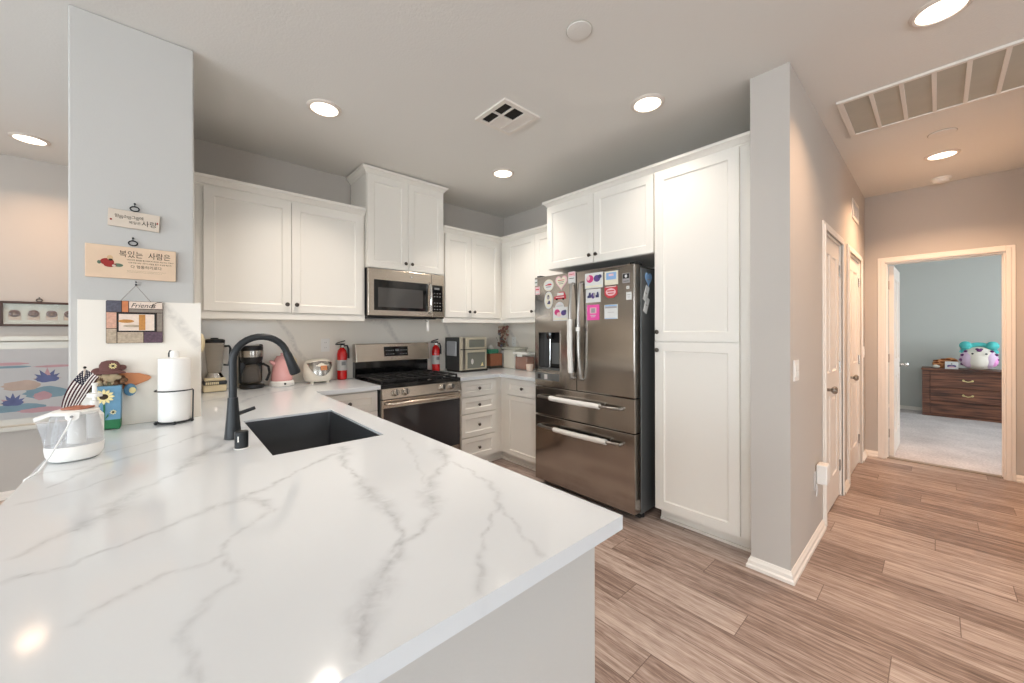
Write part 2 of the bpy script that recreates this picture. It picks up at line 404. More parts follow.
    def build(s, name, parent=None, loc=(0, 0, 0), rz=0.0, bevel=0.0, seg=2, smooth=30, sub=0):
        me = bpy.data.meshes.new(name); me.from_pydata(s.v, [], s.f)
        for n in s.names: me.materials.append(MT[n])
        me.polygons.foreach_set('material_index', s.m)
        if smooth:
            me.polygons.foreach_set('use_smooth', [True] * len(s.f)); me.update(); me.set_sharp_from_angle(angle=math.radians(smooth))
        me.update()
        o = bpy.data.objects.new(name, me); COL.objects.link(o)
        if parent is not None: o.parent = parent
        o.location = loc; o.rotation_euler = (0, 0, rz)
        if bevel:
            w = o.modifiers.new('edge', 'BEVEL'); w.width = bevel; w.segments = seg; w.limit_method = 'ANGLE'; w.angle_limit = math.radians(40); w.harden_normals = False
        if sub:
            w = o.modifiers.new('smooth', 'SUBSURF'); w.levels = sub; w.render_levels = sub
        return o

def tag(o, label=None, cat=None, group=None, kind=None):
    if label: o['label'] = label
    if cat: o['category'] = cat
    if group: o['group'] = group
    if kind: o['kind'] = kind
    return o
def thing(name, label, cat, loc=(0, 0, 0), rz=0.0, group=None):
    o = bpy.data.objects.new(name, None); COL.objects.link(o); o.location = loc; o.rotation_euler = (0, 0, rz); o.empty_display_size = 0.05
    return tag(o, label, cat, group)
def struct(b, name, label=None, **k): return tag(b.build(name, **k), label, None, None, 'structure')
def copy_tree(o, parent=None, **over):
    c = o.copy(); COL.objects.link(c); c.parent = parent
    for ch in list(o.children): copy_tree(ch, c)
    return c
def rrect(x0, x1, z0, z1, r, n=5):
    out = []
    for cx, cz, a0 in ((x1 - r, z1 - r, 0), (x0 + r, z1 - r, 90), (x0 + r, z0 + r, 180), (x1 - r, z0 + r, 270)):
        for i in range(n + 1):
            a = math.radians(a0 + 90 * i / n); out.append((cx + r * math.cos(a), cz + r * math.sin(a)))
    return out
def ell(cx, cz, rx, rz, n=24): return [(cx + rx * math.cos(2 * PI * i / n), cz + rz * math.sin(2 * PI * i / n)) for i in range(n)]
def heart(cx, cz, w, h, n=28):
    o = []
    for i in range(n):
        t = -2 * PI * i / n
        o.append((cx + w / 2 * math.sin(t) ** 3 * -1, cz + h / 2 * ((13 * math.cos(t) - 5 * math.cos(2 * t) - 2 * math.cos(3 * t) - math.cos(4 * t)) / 14.5 + 0.12)))
    return o[::1]

# ---------------------------------------------------------------- the place: dimensions
CEIL = 2.78; WY = 0.03; XR = 1.9; XP = 1.2; YH = -3.1145; YH2 = -2.928; XE = 4.335
ZC, ZCB = 0.914, 0.882

b = MB().box(-6.2, XE + .12, -8.2, 1.6, -0.05, 0, 'vinyl_planks'); struct(b, 'floor', smooth=0)
b = MB().box(XE + .12, 8.3, -6.7, -2.4, -0.05, 0.004, 'carpet'); struct(b, 'floor_bedroom', smooth=0)
b = MB().box(-6.2, 8.3, -8.2, 1.6, CEIL, CEIL + .1, 'ceiling_paint'); struct(b, 'ceiling', smooth=0)
b = MB().box(-1.17, 2.1, WY, WY + .15, 0, CEIL, 'wall_paint'); struct(b, 'wall_back', smooth=0)
b = MB().box(XR, XR + .15, YH2, WY, 0, CEIL, 'wall_paint'); struct(b, 'wall_right', smooth=0)
# partition between the kitchen and the dining side (its end is the pillar with the signs)
b = MB().box(-1.593, -1.169, -1.108, 1.5, 0, CEIL, 'wall_paint_daylit'); struct(b, 'wall_left', smooth=30, bevel=0.008)
b = MB(); b.box(-6.2, -4.45, 1.39, 1.55, 0, CEIL, 'wall_paint'); b.box(-3.75, -1.5, 1.39, 1.55, 0, CEIL, 'wall_paint'); b.box(-4.45, -3.75, 1.39, 1.55, 0, .3, 'wall_paint'); b.box(-4.45, -3.75, 1.39, 1.55, 2.2, CEIL, 'wall_paint'); struct(b, 'wall_dining', smooth=0)
b = MB(); f = .04; b.box(-4.45, -3.75, 1.44, 1.49, .3, .3 + f, 'trim_white'); b.box(-4.45, -3.75, 1.44, 1.49, 2.2 - f, 2.2, 'trim_white'); b.box(-4.45, -4.45 + f, 1.44, 1.49, .3, 2.2, 'trim_white'); b.box(-3.75 - f, -3.75, 1.44, 1.49, .3, 2.2, 'trim_white'); struct(b, 'window_9', smooth=0)
portal('daylight', (-4.1, 1.5, 1.25), .7, 1.9, (0, -1, 0))
# hall wall with two door openings; its end forms the pillar beside the pantry
b = MB(); D1 = (2.10, 2.82); D2 = (3.155, 3.96); DH = 2.045
b.box(XP, D1[0], YH, YH2, 0, CEIL, 'wall_paint'); b.box(D1[1], D2[0], YH, YH2, 0, CEIL, 'wall_paint'); b.box(D2[1], XE, YH, YH2, 0, CEIL, 'wall_paint')
b.box(D1[0], D1[1], YH, YH2, DH, CEIL, 'wall_paint'); b.box(D2[0], D2[1], YH, YH2, DH, CEIL, 'wall_paint')
b.box(XP, 2.05, YH2 , YH2 + .001, 0, CEIL, 'wall_paint')
struct(b, 'wall_hall', smooth=0, bevel=0.006)
b = MB(); b.box(D1[0] - .05, D1[1] + .05, YH2, YH2 + .05, 0, 2.2, 'wall_paint'); b.box(D2[0] - .05, D2[1] + .05, YH2, YH2 + .05, 0, 2.2, 'wall_paint'); struct(b, 'wall_closet_back', smooth=0)
O0, O1, OH = -3.27, -4.052, 2.055
b = MB(); b.box(XE, XE + .12, O0, -2.4, 0, CEIL, 'wall_paint'); b.box(XE, XE + .12, -8.2, O1, 0, CEIL, 'wall_paint'); b.box(XE, XE + .12, O1, O0, OH, CEIL, 'wall_paint')
struct(b, 'wall_end', smooth=0)
b = MB().box(2.3, XE, -4.36, -4.21, 0, CEIL, 'wall_paint'); b.box(2.3, 2.45, -8.2, -4.36, 0, CEIL, 'wall_paint'); struct(b, 'wall_hall_right', smooth=0)
# far end of the living area, with windows
def wall_with_holes(fixed, along, lo, hi, holes, axis, m, th=.15):
    b = MB(); cuts = sorted(holes); cur = lo
    def bx(a0, a1, z0, z1):
        if a1 - a0 < 1e-4 or z1 - z0 < 1e-4: return
        if axis == 'x': b.box(a0, a1, fixed, fixed + th, z0, z1, m)
        else: b.box(fixed, fixed + th, a0, a1, z0, z1, m)
    for a0, a1, z0, z1 in cuts:
        bx(cur, a0, 0, CEIL); bx(a0, a1, 0, z0); bx(a0, a1, z1, CEIL); cur = a1
    bx(cur, hi, 0, CEIL)
    return b
WH = [(-5.4, -3.2, 0.05, 2.15), (-.6, .8, 0.9, 2.1)]
struct(wall_with_holes(-8.2, 0, -6.2, 2.45, WH, 'x', 'wall_paint'), 'wall_rear', smooth=0)
WL = [(-6.9, -4.6, 0.3, 2.3), (-4.1, -1.6, 0.3, 2.3)]
struct(wall_with_holes(-6.2, 0, -8.2, 1.55, WL, 'y', 'wall_paint'), 'wall_window_side', smooth=0)
struct(wall_with_holes(-6.7, 0, XE + .12, 8.3, [(5.1, 7.5, 0.7, 2.3)], 'x', 'bedroom_paint'), 'wall_bedroom_window', smooth=0)
b = MB().box(8.12, 8.3, -6.7, -2.4, 0, CEIL, 'bedroom_paint'); b.box(XE + .12, 8.3, -2.55, -2.4, 0, CEIL, 'bedroom_paint')
b.box(XE + .12, XE + .125, -2.55, O0, 0, CEIL, 'bedroom_paint'); b.box(XE + .12, XE + .125, -6.7, O1, 0, CEIL, 'bedroom_paint'); struct(b, 'wall_bedroom', smooth=0)
wi = 0
for a0, a1, z0, z1 in WH + [(5.1, 7.5, 0.7, 2.3)]:
    wi += 1; yy = -8.12 if wi <= 2 else -6.62; b = MB(); f = .05
    b.box(a0, a1, yy, yy + .06, z0, z0 + f, 'trim_white'); b.box(a0, a1, yy, yy + .06, z1 - f, z1, 'trim_white'); b.box(a0, a0 + f, yy, yy + .06, z0, z1, 'trim_white'); b.box(a1 - f, a1, yy, yy + .06, z0, z1, 'trim_white')
    b.box((a0 + a1) / 2 - .03, (a0 + a1) / 2 + .03, yy, yy + .06, z0, z1, 'trim_white'); struct(b, 'window_%d' % wi, smooth=0)
    portal('daylight', ((a0 + a1) / 2, yy - .02, (z0 + z1) / 2), a1 - a0, z1 - z0, (0, 1, 0))
for a0, a1, z0, z1 in WL:
    wi += 1; xx = -6.14; b = MB(); f = .05
    b.box(xx, xx + .06, a0, a1, z0, z0 + f, 'trim_white'); b.box(xx, xx + .06, a0, a1, z1 - f, z1, 'trim_white'); b.box(xx, xx + .06, a0, a0 + f, z0, z1, 'trim_white'); b.box(xx, xx + .06, a1 - f, a1, z0, z1, 'trim_white')
    b.box(xx, xx + .06, (a0 + a1) / 2 - .03, (a0 + a1) / 2 + .03, z0, z1, 'trim_white'); struct(b, 'window_%d' % wi, smooth=0)
    portal('daylight', (xx - .02, (a0 + a1) / 2, (z0 + z1) / 2), z1 - z0, a1 - a0, (1, 0, 0))

# baseboards
BP = [(0.021, 0), (0.021, .016), (0.014, .024), (0.013, .042), (0.006, .052), (0.004, .060), (0, .062)]
def base_run(path, name):
    """moulded baseboard along a 2D path, standing out to the right of the path"""
    P = [Vector((p[0], p[1])) for p in path]; b = MB(); n = len(P); off = []
    for i in range(n):
        d0 = (P[i] - P[i - 1]).normalized() if i else None; d1 = (P[i + 1] - P[i]).normalized() if i < n - 1 else None
        n0 = Vector((d0.y, -d0.x)) if d0 else None; n1 = Vector((d1.y, -d1.x)) if d1 else None
        if n0 is None: off.append(n1)
        elif n1 is None: off.append(n0)
        else: off.append((n0 + n1) / (1 + n0.dot(n1)))
    vs = []; K = len(BP)
    for i in range(n):
        for o, h in BP: q = P[i] + off[i] * o; vs.append((q.x, q.y, h))
    fs = []
    for i in range(n - 1):
        for k in range(K - 1): fs.append((i * K + k, (i + 1) * K + k, (i + 1) * K + k + 1, i * K + k + 1))
    fs.append(tuple(range(K))); fs.append(tuple(range((n - 1) * K + K - 1, (n - 1) * K - 1, -1)))
    b.add(vs, fs, 'trim_white'); struct(b, name, smooth=25)
CW = 0.054
base_run([(XP + .09, YH2), (XP, YH2), (XP, YH), (D1[0] - CW, YH)], 'baseboard_pillar')
base_run([(D1[1] + CW, YH), (D2[0] - CW, YH)], 'baseboard_hall')
base_run([(D2[1] + CW, YH), (XE, YH), (XE, O0 + CW)], 'baseboard_corner')
base_run([(XE, O1 - CW), (XE, -4.21), (2.3, -4.21), (2.3, -8.0)], 'baseboard_end')
base_run([(8.12, -2.56), (8.12, -6.5)], 'baseboard_bedroom')
base_run([(-6.0, 1.39), (-1.593, 1.39), (-1.593, -1.05)], 'baseboard_dining')

# doors in the hall wall
def casing(b, x0, x1, h, y, w=CW, t=.018):
    for k, (ww, tt) in enumerate(((w, t * .6), (w * .55, t))):
        b.box(x0 - ww, x0, y - tt, y, 0, h + ww, 'trim_white'); b.box(x1, x1 + ww, y - tt, y, 0, h + ww, 'trim_white'); b.box(x0, x1, y - tt, y, h, h + ww, 'trim_white')
def knob_set(b, x, z, y, m='nickel'):
    b.lathe([(.032, 0), (.032, -.006), (.02, -.01), (.011, -.014), (.011, -.04), (.02, -.046), (.027, -.056), (.027, -.066), (.018, -.074), (.002, -.077)], (x, y, z), m, 20, 'y')
def interior_leaf(b, x0, x1, z0, z1, y, th):
    w = x1 - x0; st = .105; mid = (x0 + x1) / 2; cols = [(x0 + st, mid - .045), (mid + .045, x1 - st)]
    ops = [(c[0], c[1], z0 + r0, z0 + r1) for c in cols for r0, r1 in ((.22, .84), (1.02, 1.90))]
    b.panel(x0, x1, z0, z1, y, th, ops, 'door_white', .009, .01, True)
def hinge(b, x, y, z): b.box(x - .012, x + .012, y - .004, y, z - .045, z + .045, 'nickel'); b.lathe([(.006, -.045), (.006, .045)], (x, y - .006, z), 'nickel', 8)
for n, (x0, x1) in enumerate((D1, D2)):
    t = tag(bpy.data.objects.new('door_%d' % (n + 1), None), ('closed white panelled hall door nearest the kitchen', 'closed white panelled hall door nearest the bedroom')[n], None, None, 'structure')
    COL.objects.link(t); t.location = ((x0 + x1) / 2, YH, 0); hw = (x1 - x0) / 2
    b = MB(); casing(b, -hw, hw, DH, 0); b.box(-hw - .002, -hw + .012, -.002, .12, 0, DH, 'trim_white'); b.box(hw - .012, hw + .002, -.002, .12, 0, DH, 'trim_white'); b.box(-hw, hw, -.002, .12, DH - .012, DH + .002, 'trim_white')
    b.build('door_casing', t, smooth=0, bevel=.003)
    b = MB(); interior_leaf(b, -hw + .015, hw - .015, .012, DH - .015, .012, .04); b.build('door_leaf', t, smooth=0)
    b = MB(); knob_set(b, -hw + .075, .93, .012); b.build('door_knob', t)
    for z in (.25, 1.05, 1.83):
        b = MB(); hinge(b, hw - .014, .014, z); b.build('hinge', t)
# bedroom doorway
t = tag(bpy.data.objects.new('door_3', None), 'white panelled bedroom door standing open at the end of the hall', None, None, 'structure'); COL.objects.link(t)
t.location = (XE, (O0 + O1) / 2, 0); t.rotation_euler = (0, 0, -PI / 2); hw = (O0 - O1) / 2
b = MB(); casing(b, -hw, hw, OH, 0); b.box(-hw - .002, -hw + .014, -.002, .122, 0, OH, 'trim_white'); b.box(hw - .014, hw + .002, -.002, .122, 0, OH, 'trim_white'); b.box(-hw, hw, -.002, .122, OH - .014, OH + .002, 'trim_white')
b.box(-hw + .012, -hw + .022, .04, .075, 0, OH - .014, 'trim_white'); b.box(hw - .019, hw - .012, .04, .075, 0, OH - .014, 'trim_white')
b.build('door_casing', t, smooth=0, bevel=.003)
b = MB(); b.box(-hw, hw, .03, .09, 0, .012, 'toe_dark'); b.build('threshold', t, smooth=0)
b = MB(); b.T = Matrix.Translation((-hw + .02, .128, 0)) @ Matrix.Rotation(math.radians(89.2), 4, 'Z'); interior_leaf(b, 0, .735, .012, OH - .02, -.04, .036); b.build('door_leaf', t, smooth=0)
b = MB(); b.T = Matrix.Translation((-hw + .02, .128, 0)) @ Matrix.Rotation(math.radians(89.2), 4, 'Z'); knob_set(b, .675, .95, -.04, 'chrome'); b.build('door_knob', t)
for z in (.25, 1.05, 1.83):
    b = MB(); b.box(-hw + .014, -hw + .018, .08, .12, z - .045, z + .045, 'nickel'); b.lathe([(.007, -.045), (.007, .045)], (-hw + .02, .126, z), 'nickel', 8); b.build('hinge', t)

# ---------------------------------------------------------------- ceiling fittings
LAMPS = [(-.52, -1.01, 'recessed ceiling lamp above the left upper cabinets', 1), (.98, -2.42, 'recessed ceiling lamp above the refrigerator side', 1), (.99, -1.01, 'recessed ceiling lamp near the far kitchen corner', 1),
         (1.30, -3.652, 'large recessed ceiling lamp beside the long return grille', 1), (3.43, -3.667, 'recessed ceiling lamp in the hall before the bedroom door', 1), (-2.03, .86, 'recessed ceiling lamp over the dining side, left of the sign wall', 1),
         (-.52, -2.42, 'recessed ceiling lamp directly above the peninsula worktop', 0), (-2.6, -3.9, '', 0), (-2.6, -6.2, '', 0), (.2, -5.4, '', 0)]
for n, (x, y, lb, seen) in enumerate(LAMPS):
    t = thing('ceiling_lamp', lb or 'recessed ceiling lamp over the living area behind the peninsula', 'ceiling light', (x, y, CEIL), 0, 'recessed ceiling lamps')
    b = MB(); b.lathe([(.080, -.001), (.080, -.010), (.090, -.012), (.100, -.006), (.102, 0)], (0, 0, 0), 'lamp_ring', 40, cap=False); b.build('trim_ring', t)
    b = MB(); b.lathe([(.081, -.006), (.081, -.0001)], (0, 0, 0), 'lamp_face', 40); b.build('diffuser', t)
    l = bpy.data.lights.new('lamp_light', 'AREA'); l.shape = 'DISK'; l.size = .15; l.energy = LAMP_W * {0: 1.05, 1: .45, 2: .95, 3: 1.5, 4: 3.5, 6: .75}.get(n, 1.0); l.color = HALL_COL if n in (3, 4, 5) else LAMP_COL; l.spread = math.radians(106 if n in (0, 1, 2, 6) else 130)
    o = bpy.data.objects.new('lamp_light', l); COL.objects.link(o); o.parent = t; o.location = (0, 0, -.014)

t = thing('ceiling_vent', 'square white four-way supply vent in the kitchen ceiling', 'vent', (.425, -1.712, CEIL))
b = MB(); s = .155; q = s - .03; c0, c1 = -.052, .050
b.box(-s, s, -s, -q, -.012, 0, 'vent_white'); b.box(-s, s, q, s, -.012, 0, 'vent_white'); b.box(-s, -q, -q, q, -.0119, 0, 'vent_white'); b.box(q, s, -q, q, -.0119, 0, 'vent_white')
b.box(c0 - .006, c0 + .006, -q, q, -.0117, -.002, 'vent_white'); b.box(c1 - .006, c1 + .006, -q, q, -.0117, -.002, 'vent_white')
for xa_, xb_ in ((-q, c0 - .006), (c0 + .006, c1 - .006), (c1 + .006, q)): b.box(xa_, xb_, -.006, .006, -.0116, -.002, 'vent_white')
b.build('frame', t, smooth=0)
b = MB(); b.box(-q, q, -q, q, -.0015, -.0005, 'vent_shade'); b.build('opening', t, smooth=0)  # dark sheet standing for the shade inside the duct
b = MB()
for (xa_, xb_), (ya_, yb_), shut in (((-q, c0 - .006), (-q, -.006), 0), ((-q, c0 - .006), (.006, q), 0), ((c0 + .006, c1 - .006), (-q, -.006), 0), ((c0 + .006, c1 - .006), (.006, q), 1), ((c1 + .006, q), (-q, -.006), 1), ((c1 + .006, q), (.006, q), 1)):
    n_ = 9
    for k in range(n_):
        y = ya_ + (yb_ - ya_) * (k + .5) / n_; st_ = (yb_ - ya_) / n_
        if shut: b.add([(xa_, y - st_ * .49, -.0045), (xb_, y - st_ * .49, -.0045), (xb_, y + st_ * .49, -.0105), (xa_, y + st_ * .49, -.0105)], [(0, 1, 2, 3)], 'vent_white')
        else: b.box(xa_, xb_, y - .0010, y + .0010, -.006, -.003, 'vent_shade')  # slats of the open cells coloured dark to look shaded
b.build('louvers', t, smooth=0)

t = thing('return_grille', 'long white return air grille with grey filter in the hall ceiling', 'vent', (2.165, -3.215, CEIL))
b = MB(); w = .305; Lg = .83
b.box(-w + .025, w - .025, -.03, 0, -.0135, 0, 'vent_white'); b.box(-w + .025, w - .025, -Lg, -Lg + .03, -.0135, 0, 'vent_white'); b.box(-w, -w + .025, -Lg, 0, -.014, 0, 'vent_white'); b.box(w - .025, w, -Lg, 0, -.014, 0, 'vent_white')
for k in range(1, 6): y = -.03 - (Lg - .06) * k / 6; b.box(-w + .025, w - .025, y - .010, y + .010, -.0125, -.002, 'vent_white')
b.build('frame', t, bevel=.002)
b = MB(); b.box(-w + .01, w - .01, -Lg + .01, -.01, -.006, -.001, 'filter_grey'); b.build('filter', t)

def ceiling_disc(x, y, r, lb, nm, m='ceiling_paint'):
    b = MB(); b.lathe([(r * .95, -.0035), (r * .93, -.007), (r * .88, -.0075)], (0, 0, 0), m, 36); b.lathe([(r, -.0004), (r, -.0034), (r * .94, -.0036)], (0, 0, 0), 'filter_grey', 36); tag(b.build(nm, loc=(x, y, CEIL)), lb, 'ceiling fitting')
ceiling_disc(.19, -2.50, .062, 'round flush cover plate on the kitchen ceiling', 'ceiling_cover', 'ceiling_paint')
ceiling_disc(2.915, -3.665, .075, 'round flush cover plate on the hall ceiling past the grille', 'ceiling_cover', 'ceiling_paint')
t = thing('smoke_detector', 'small white smoke detector on the hall ceiling near the end wall', 'smoke detector', (4.15, -3.665, CEIL))
b = MB(); b.lathe([(.068, 0), (.068, -.012), (.060, -.018)], (0, 0, 0), 'white_plastic', 32); b.build('base', t)
b = MB(); b.lathe([(.054, -.018), (.052, -.034), (.040, -.042), (.012, -.043)], (0, 0, 0), 'white_plastic', 32); b.build('cap', t)

# ---------------------------------------------------------------- quartz worktop
VE = {
 "V1":([(-1.483, -2.469), (-1.438, -2.398), (-1.393, -2.334), (-1.326, -2.197), (-1.279, -2.113), (-1.181, -1.907), (-1.114, -1.806)], .018, .9),
 "V2":([(-1.478, -2.567), (-1.402, -2.562), (-1.347, -2.533), (-1.277, -2.512), (-1.237, -2.486), (-1.146, -2.445), (-1.075, -2.399), (-0.965, -2.314), (-0.792, -2.2)], .010, .9),
 "V3":([(-1.145, -2.435), (-1.09, -2.496), (-1.079, -2.56), (-1.118, -2.602), (-1.166, -2.645), (-1.198, -2.697), (-1.202, -2.724), (-1.232, -2.734), (-1.27, -2.732), (-1.305, -2.745), (-1.325, -2.747), (-1.349, -2.771), (-1.368, -2.784)], .007, .7),
 "V3b":([(-1.202, -2.731), (-1.185, -2.788), (-1.185, -2.822), (-1.215, -2.853), (-1.239, -2.89), (-1.248, -2.943), (-1.252, -2.997), (-1.243, -3.023)], .006, .6),
 "V4":([(-1.525, -1.99), (-1.411, -1.803), (-1.248, -1.683), (-1.154, -1.568)], .009, .8),
 "V5":([(-1.444, -1.648), (-1.317, -1.566), (-1.283, -1.478)], .008, .7),
 "V6":([(-1.543, -2.096), (-1.462, -2.073), (-1.384, -2.001)], .008, .6),
 "V7":([(-1.555, -1.83), (-1.461, -1.815)], .006, .6),
 "V8":([(-0.798, -2.163), (-0.848, -2.421), (-0.867, -2.537), (-0.864, -2.701), (-0.894, -2.805), (-0.909, -2.882), (-0.957, -2.957), (-1.024, -3.032), (-1.064, -3.075), (-1.091, -3.134)], .014, .95),
 "V9":([(-0.526, -2.443), (-0.59, -2.558), (-0.69, -2.652), (-0.758, -2.749), (-0.797, -2.831), (-0.878, -2.893), (-0.915, -2.908), (-0.943, -2.95)], .018, .95),
 "V10":([(-0.592, -2.555), (-0.572, -2.673), (-0.588, -2.786), (-0.664, -2.905), (-0.758, -3.002), (-0.837, -3.078), (-0.892, -3.132)], .007, .75),
 "V11":([(-0.673, -2.912), (-0.68, -2.987), (-0.709, -3.062), (-0.738, -3.127)], .006, .6),
 "V12":([(-0.573, -2.188), (-0.623, -2.43), (-0.688, -2.531), (-0.715, -2.65)], .006, .5),
 "V13":([(-1.0, -.9), (-.8, -.55), (-.62, -.42), (-.3, -.2)], .012, .7),
 "V14":([(-1.1, -.6), (-.85, -.33), (-.55, -.25)], .008, .5),
 "V15":([(.8, -.5), (1.1, -.35), (1.5, -.5), (1.8, -.9)], .01, .6),
}
def vein_field(X, Y):
    Xd = X + .009 * np.sin(19 * Y + 5 * X) + .004 * np.sin(63 * Y + 37 * X) + .002 * np.sin(150 * Y - 100 * X)
    Yd = Y + .009 * np.sin(21 * X - 7 * Y) + .004 * np.sin(71 * X + 41 * Y) + .002 * np.sin(160 * X + 110 * Y)
    out = np.zeros_like(X)
    for pts, w, k in VE.values():
        d = np.full_like(X, 9.0)
        for (ax, ay), (bx, by) in zip(pts[:-1], pts[1:]):
            dx, dy = bx - ax, by - ay; t = np.clip(((Xd - ax) * dx + (Yd - ay) * dy) / (dx * dx + dy * dy), 0, 1)
            d = np.minimum(d, np.hypot(Xd - ax - t * dx, Yd - ay - t * dy))
        ww = w * 1.35 * (.8 + .45 * np.sin(9 * Xd + 13 * Yd))
        out = np.maximum(out, k * (.50 * np.exp(-(d / np.maximum(ww, .004)) ** 2) + .22 * np.exp(-(d / .0035) ** 2)))
    return out
def worktop(name, rects, holes, step, label, cat):
    """rects: x0,x1,y0,y1 areas joined into one slab, holes cut out; vein strength stored on the vertices"""
    xs = sorted({v for r in rects + holes for v in r[:2]}); ys = sorted({v for r in rects + holes for v in r[2:]})
    def fill(c):
        o = []
        for a, b_ in zip(c[:-1], c[1:]): n = max(1, int(round((b_ - a) / step))); o += [a + (b_ - a) * i / n for i in range(n)]
        return np.array(o + [c[-1]])
    gx, gy = fill(xs), fill(ys); cx, cy = (gx[1:] + gx[:-1]) / 2, (gy[1:] + gy[:-1]) / 2
    CX, CYY = np.meshgrid(cx, cy, indexing='ij'); ins = np.zeros_like(CX, bool)
    for r in rects: ins |= (CX > r[0]) & (CX < r[1]) & (CYY > r[2]) & (CYY < r[3])
    for r in holes: ins &= ~((CX > r[0]) & (CX < r[1]) & (CYY > r[2]) & (CYY < r[3]))
    nx, ny = len(gx), len(gy); idx = lambda i, j: i * ny + j
    X, Y = np.meshgrid(gx, gy, indexing='ij'); V = np.stack([X.ravel(), Y.ravel(), np.full(X.size, ZC)], 1)
    I, J = np.nonzero(ins); top = np.stack([idx(I, J), idx(I + 1, J), idx(I + 1, J + 1), idx(I, J + 1)], 1)
    N0 = len(V); V2 = V.copy(); V2[:, 2] = ZCB
    faces = top.tolist(); faces += (top[:, ::-1] + N0).tolist()
    pad = np.pad(ins, 1)
    for di, dj, ea, eb in ((-1, 0, (0, 1), (0, 0)), (1, 0, (1, 0), (1, 1)), (0, -1, (0, 0), (1, 0)), (0, 1, (1, 1), (0, 1))):
        edge = ins & ~pad[1 + di:1 + di + nx - 1, 1 + dj:1 + dj + ny - 1]
        for i, j in zip(*np.nonzero(edge)):
            a, c = idx(i + ea[0], j + ea[1]), idx(i + eb[0], j + eb[1]); faces.append([a, a + N0, c + N0, c])
    allv = np.vstack([V, V2]); used = np.zeros(len(allv), bool); used[np.array(faces).ravel()] = True
    remap = np.cumsum(used) - 1; allv = allv[used]; faces = remap[np.array(faces)].tolist()
    me = bpy.data.meshes.new(name); me.from_pydata(allv.tolist(), [], faces); me.materials.append(MT['quartz_top'])
    at = me.attributes.new('vein', 'FLOAT', 'POINT'); at.data.foreach_set('value', vein_field(allv[:, 0], allv[:, 1]).astype(np.float32))
    me.update(); o = bpy.data.objects.new(name, me); COL.objects.link(o); return tag(o, label, cat)
SK = (-1.0, -.60, -2.095, -1.395)
PX0, PX1, PY0 = -1.58, -.483, -3.149
worktop('worktop', [(PX0, PX1, PY0, -1.1225), (-1.1435, PX1, -1.1225, .014), (PX1, -.002, -.6544, .014)], [SK], .007, 'white grey-veined quartz worktop of the peninsula with the sink cut-out', 'worktop')
worktop('worktop', [(.765, XR, -.6544, .014), (1.245, XR, -1.248, -.6544)], [], .012, 'white quartz worktop in the far corner between range and refrigerator', 'worktop')

# splashbacks
def slab(name, x0, x1, y0, y1, z0, z1, lb): tag(MB().box(x0, x1, y0, y1, z0, z1, 'quartz_splash').build(name, smooth=0), lb, 'splashback')
slab('splashback', -1.1435, XR, .0145, .0295, ZC + .0005, 1.487, 'veined quartz splashback behind the range under the upper cabinets')
slab('splashback', XR - .0155, XR - .0005, -1.25, .014, ZC + .0005, 1.487, 'quartz splashback on the side wall by the refrigerator')
b = MB(); b.box(-1.5645, -1.1438, -1.1225, -1.1085, ZC + .0005, 1.4895, 'quartz_splash'); b.box(-1.1685, -1.1438, -1.1085, .014, ZC + .0005, 1.4895, 'quartz_splash')
tag(b.build('splashback', smooth=0, bevel=.001), 'white quartz panel covering the lower end of the sign wall', 'splashback')

# ---------------------------------------------------------------- cabinets
KN = [(.0055, 0), (.0055, -.012), (.008, -.015), (.0145, -.019), (.0155, -.024), (.012, -.029), (.003, -.031)]
def add_knob(parent, x, y, z):
    b = MB(); b.lathe(KN, (x, y, z), 'knob_metal', 16, 'y'); return b.build('knob', parent)
def shaker(parent, nm, x0, x1, z0, z1, knob=None, st=.057, y=0, lb=None):
    b = MB(); s_ = min(st, (z1 - z0) * .3); b.panel(x0, x1, z0, z1, y, .02, [(x0 + st, x1 - st, z0 + s_, z1 - s_)], 'cabinet_white', .009, .008)
    o = b.build(nm, parent, smooth=0)
    if knob: add_knob(o, knob[0], y, knob[1])
    return o
CR = [(0, 0), (.006, 0), (.006, .012), (.014, .016), (.022, .030), (.040, .045), (.046, .047), (.046, .060), (.050, .060), (.050, .066)]
RAIL = .052
def upper(name_lb, loc, rz, w, depth, z0, z1, doors, left=0, right=0, rail=True, crown=.066, filler=None, side=None):
    """doors: [(x0,x1,knob_side)] in local x; loc at door front plane, left end"""
    t = thing('wall_cabinet', name_lb, 'cabinet', loc, rz)
    b = MB(); b.box(0, w, .021, depth, z0 + .001, z1 + .02, 'cabinet_white')
    b.build('body', t, smooth=0, bevel=.001)
    for x0, x1, ks in doors:
        kx = (x1 - .03) if ks == 'r' else (x0 + .03); shaker(t, 'door', x0, x1, z0 + .004, z1 - .002, (kx, z0 + .064))
    b = MB(); sc = crown / .066; b.crown(0, w, .02, depth, z1 + .001, [(o * sc, h * sc) for o, h in CR], 'cabinet_white', left, right); b.build('crown_moulding', t, smooth=25)
    if rail:
        b = MB(); b.box(0, w, .010, .028, z0 - RAIL, z0 + .0005, 'cabinet_white')
        if right: b.box(w - .018, w, .028, depth, z0 - RAIL, z0 + .0005, 'cabinet_white')
        b.build('light_rail', t, smooth=0, bevel=.004)
    return t
UZ0, UZ1 = 1.4875, 2.333
xa = -1.1435
upper('wide white two-door wall cabinet left of the microwave', (xa, -.35, 0), 0, -.006 - xa, .365, UZ0, UZ1, [(-1.0915 - xa, -.5705 - xa, 'r'), (-.5665 - xa, -.0286 - xa, 'l')])
upper('tall raised white cabinet directly above the microwave', (0, -.3742, 0), 0, .7613, .389, 1.902, 2.709, [(.004, .3787, 'r'), (.3827, .7573, 'l')], 1, 1, False, .058)
xb = .7675
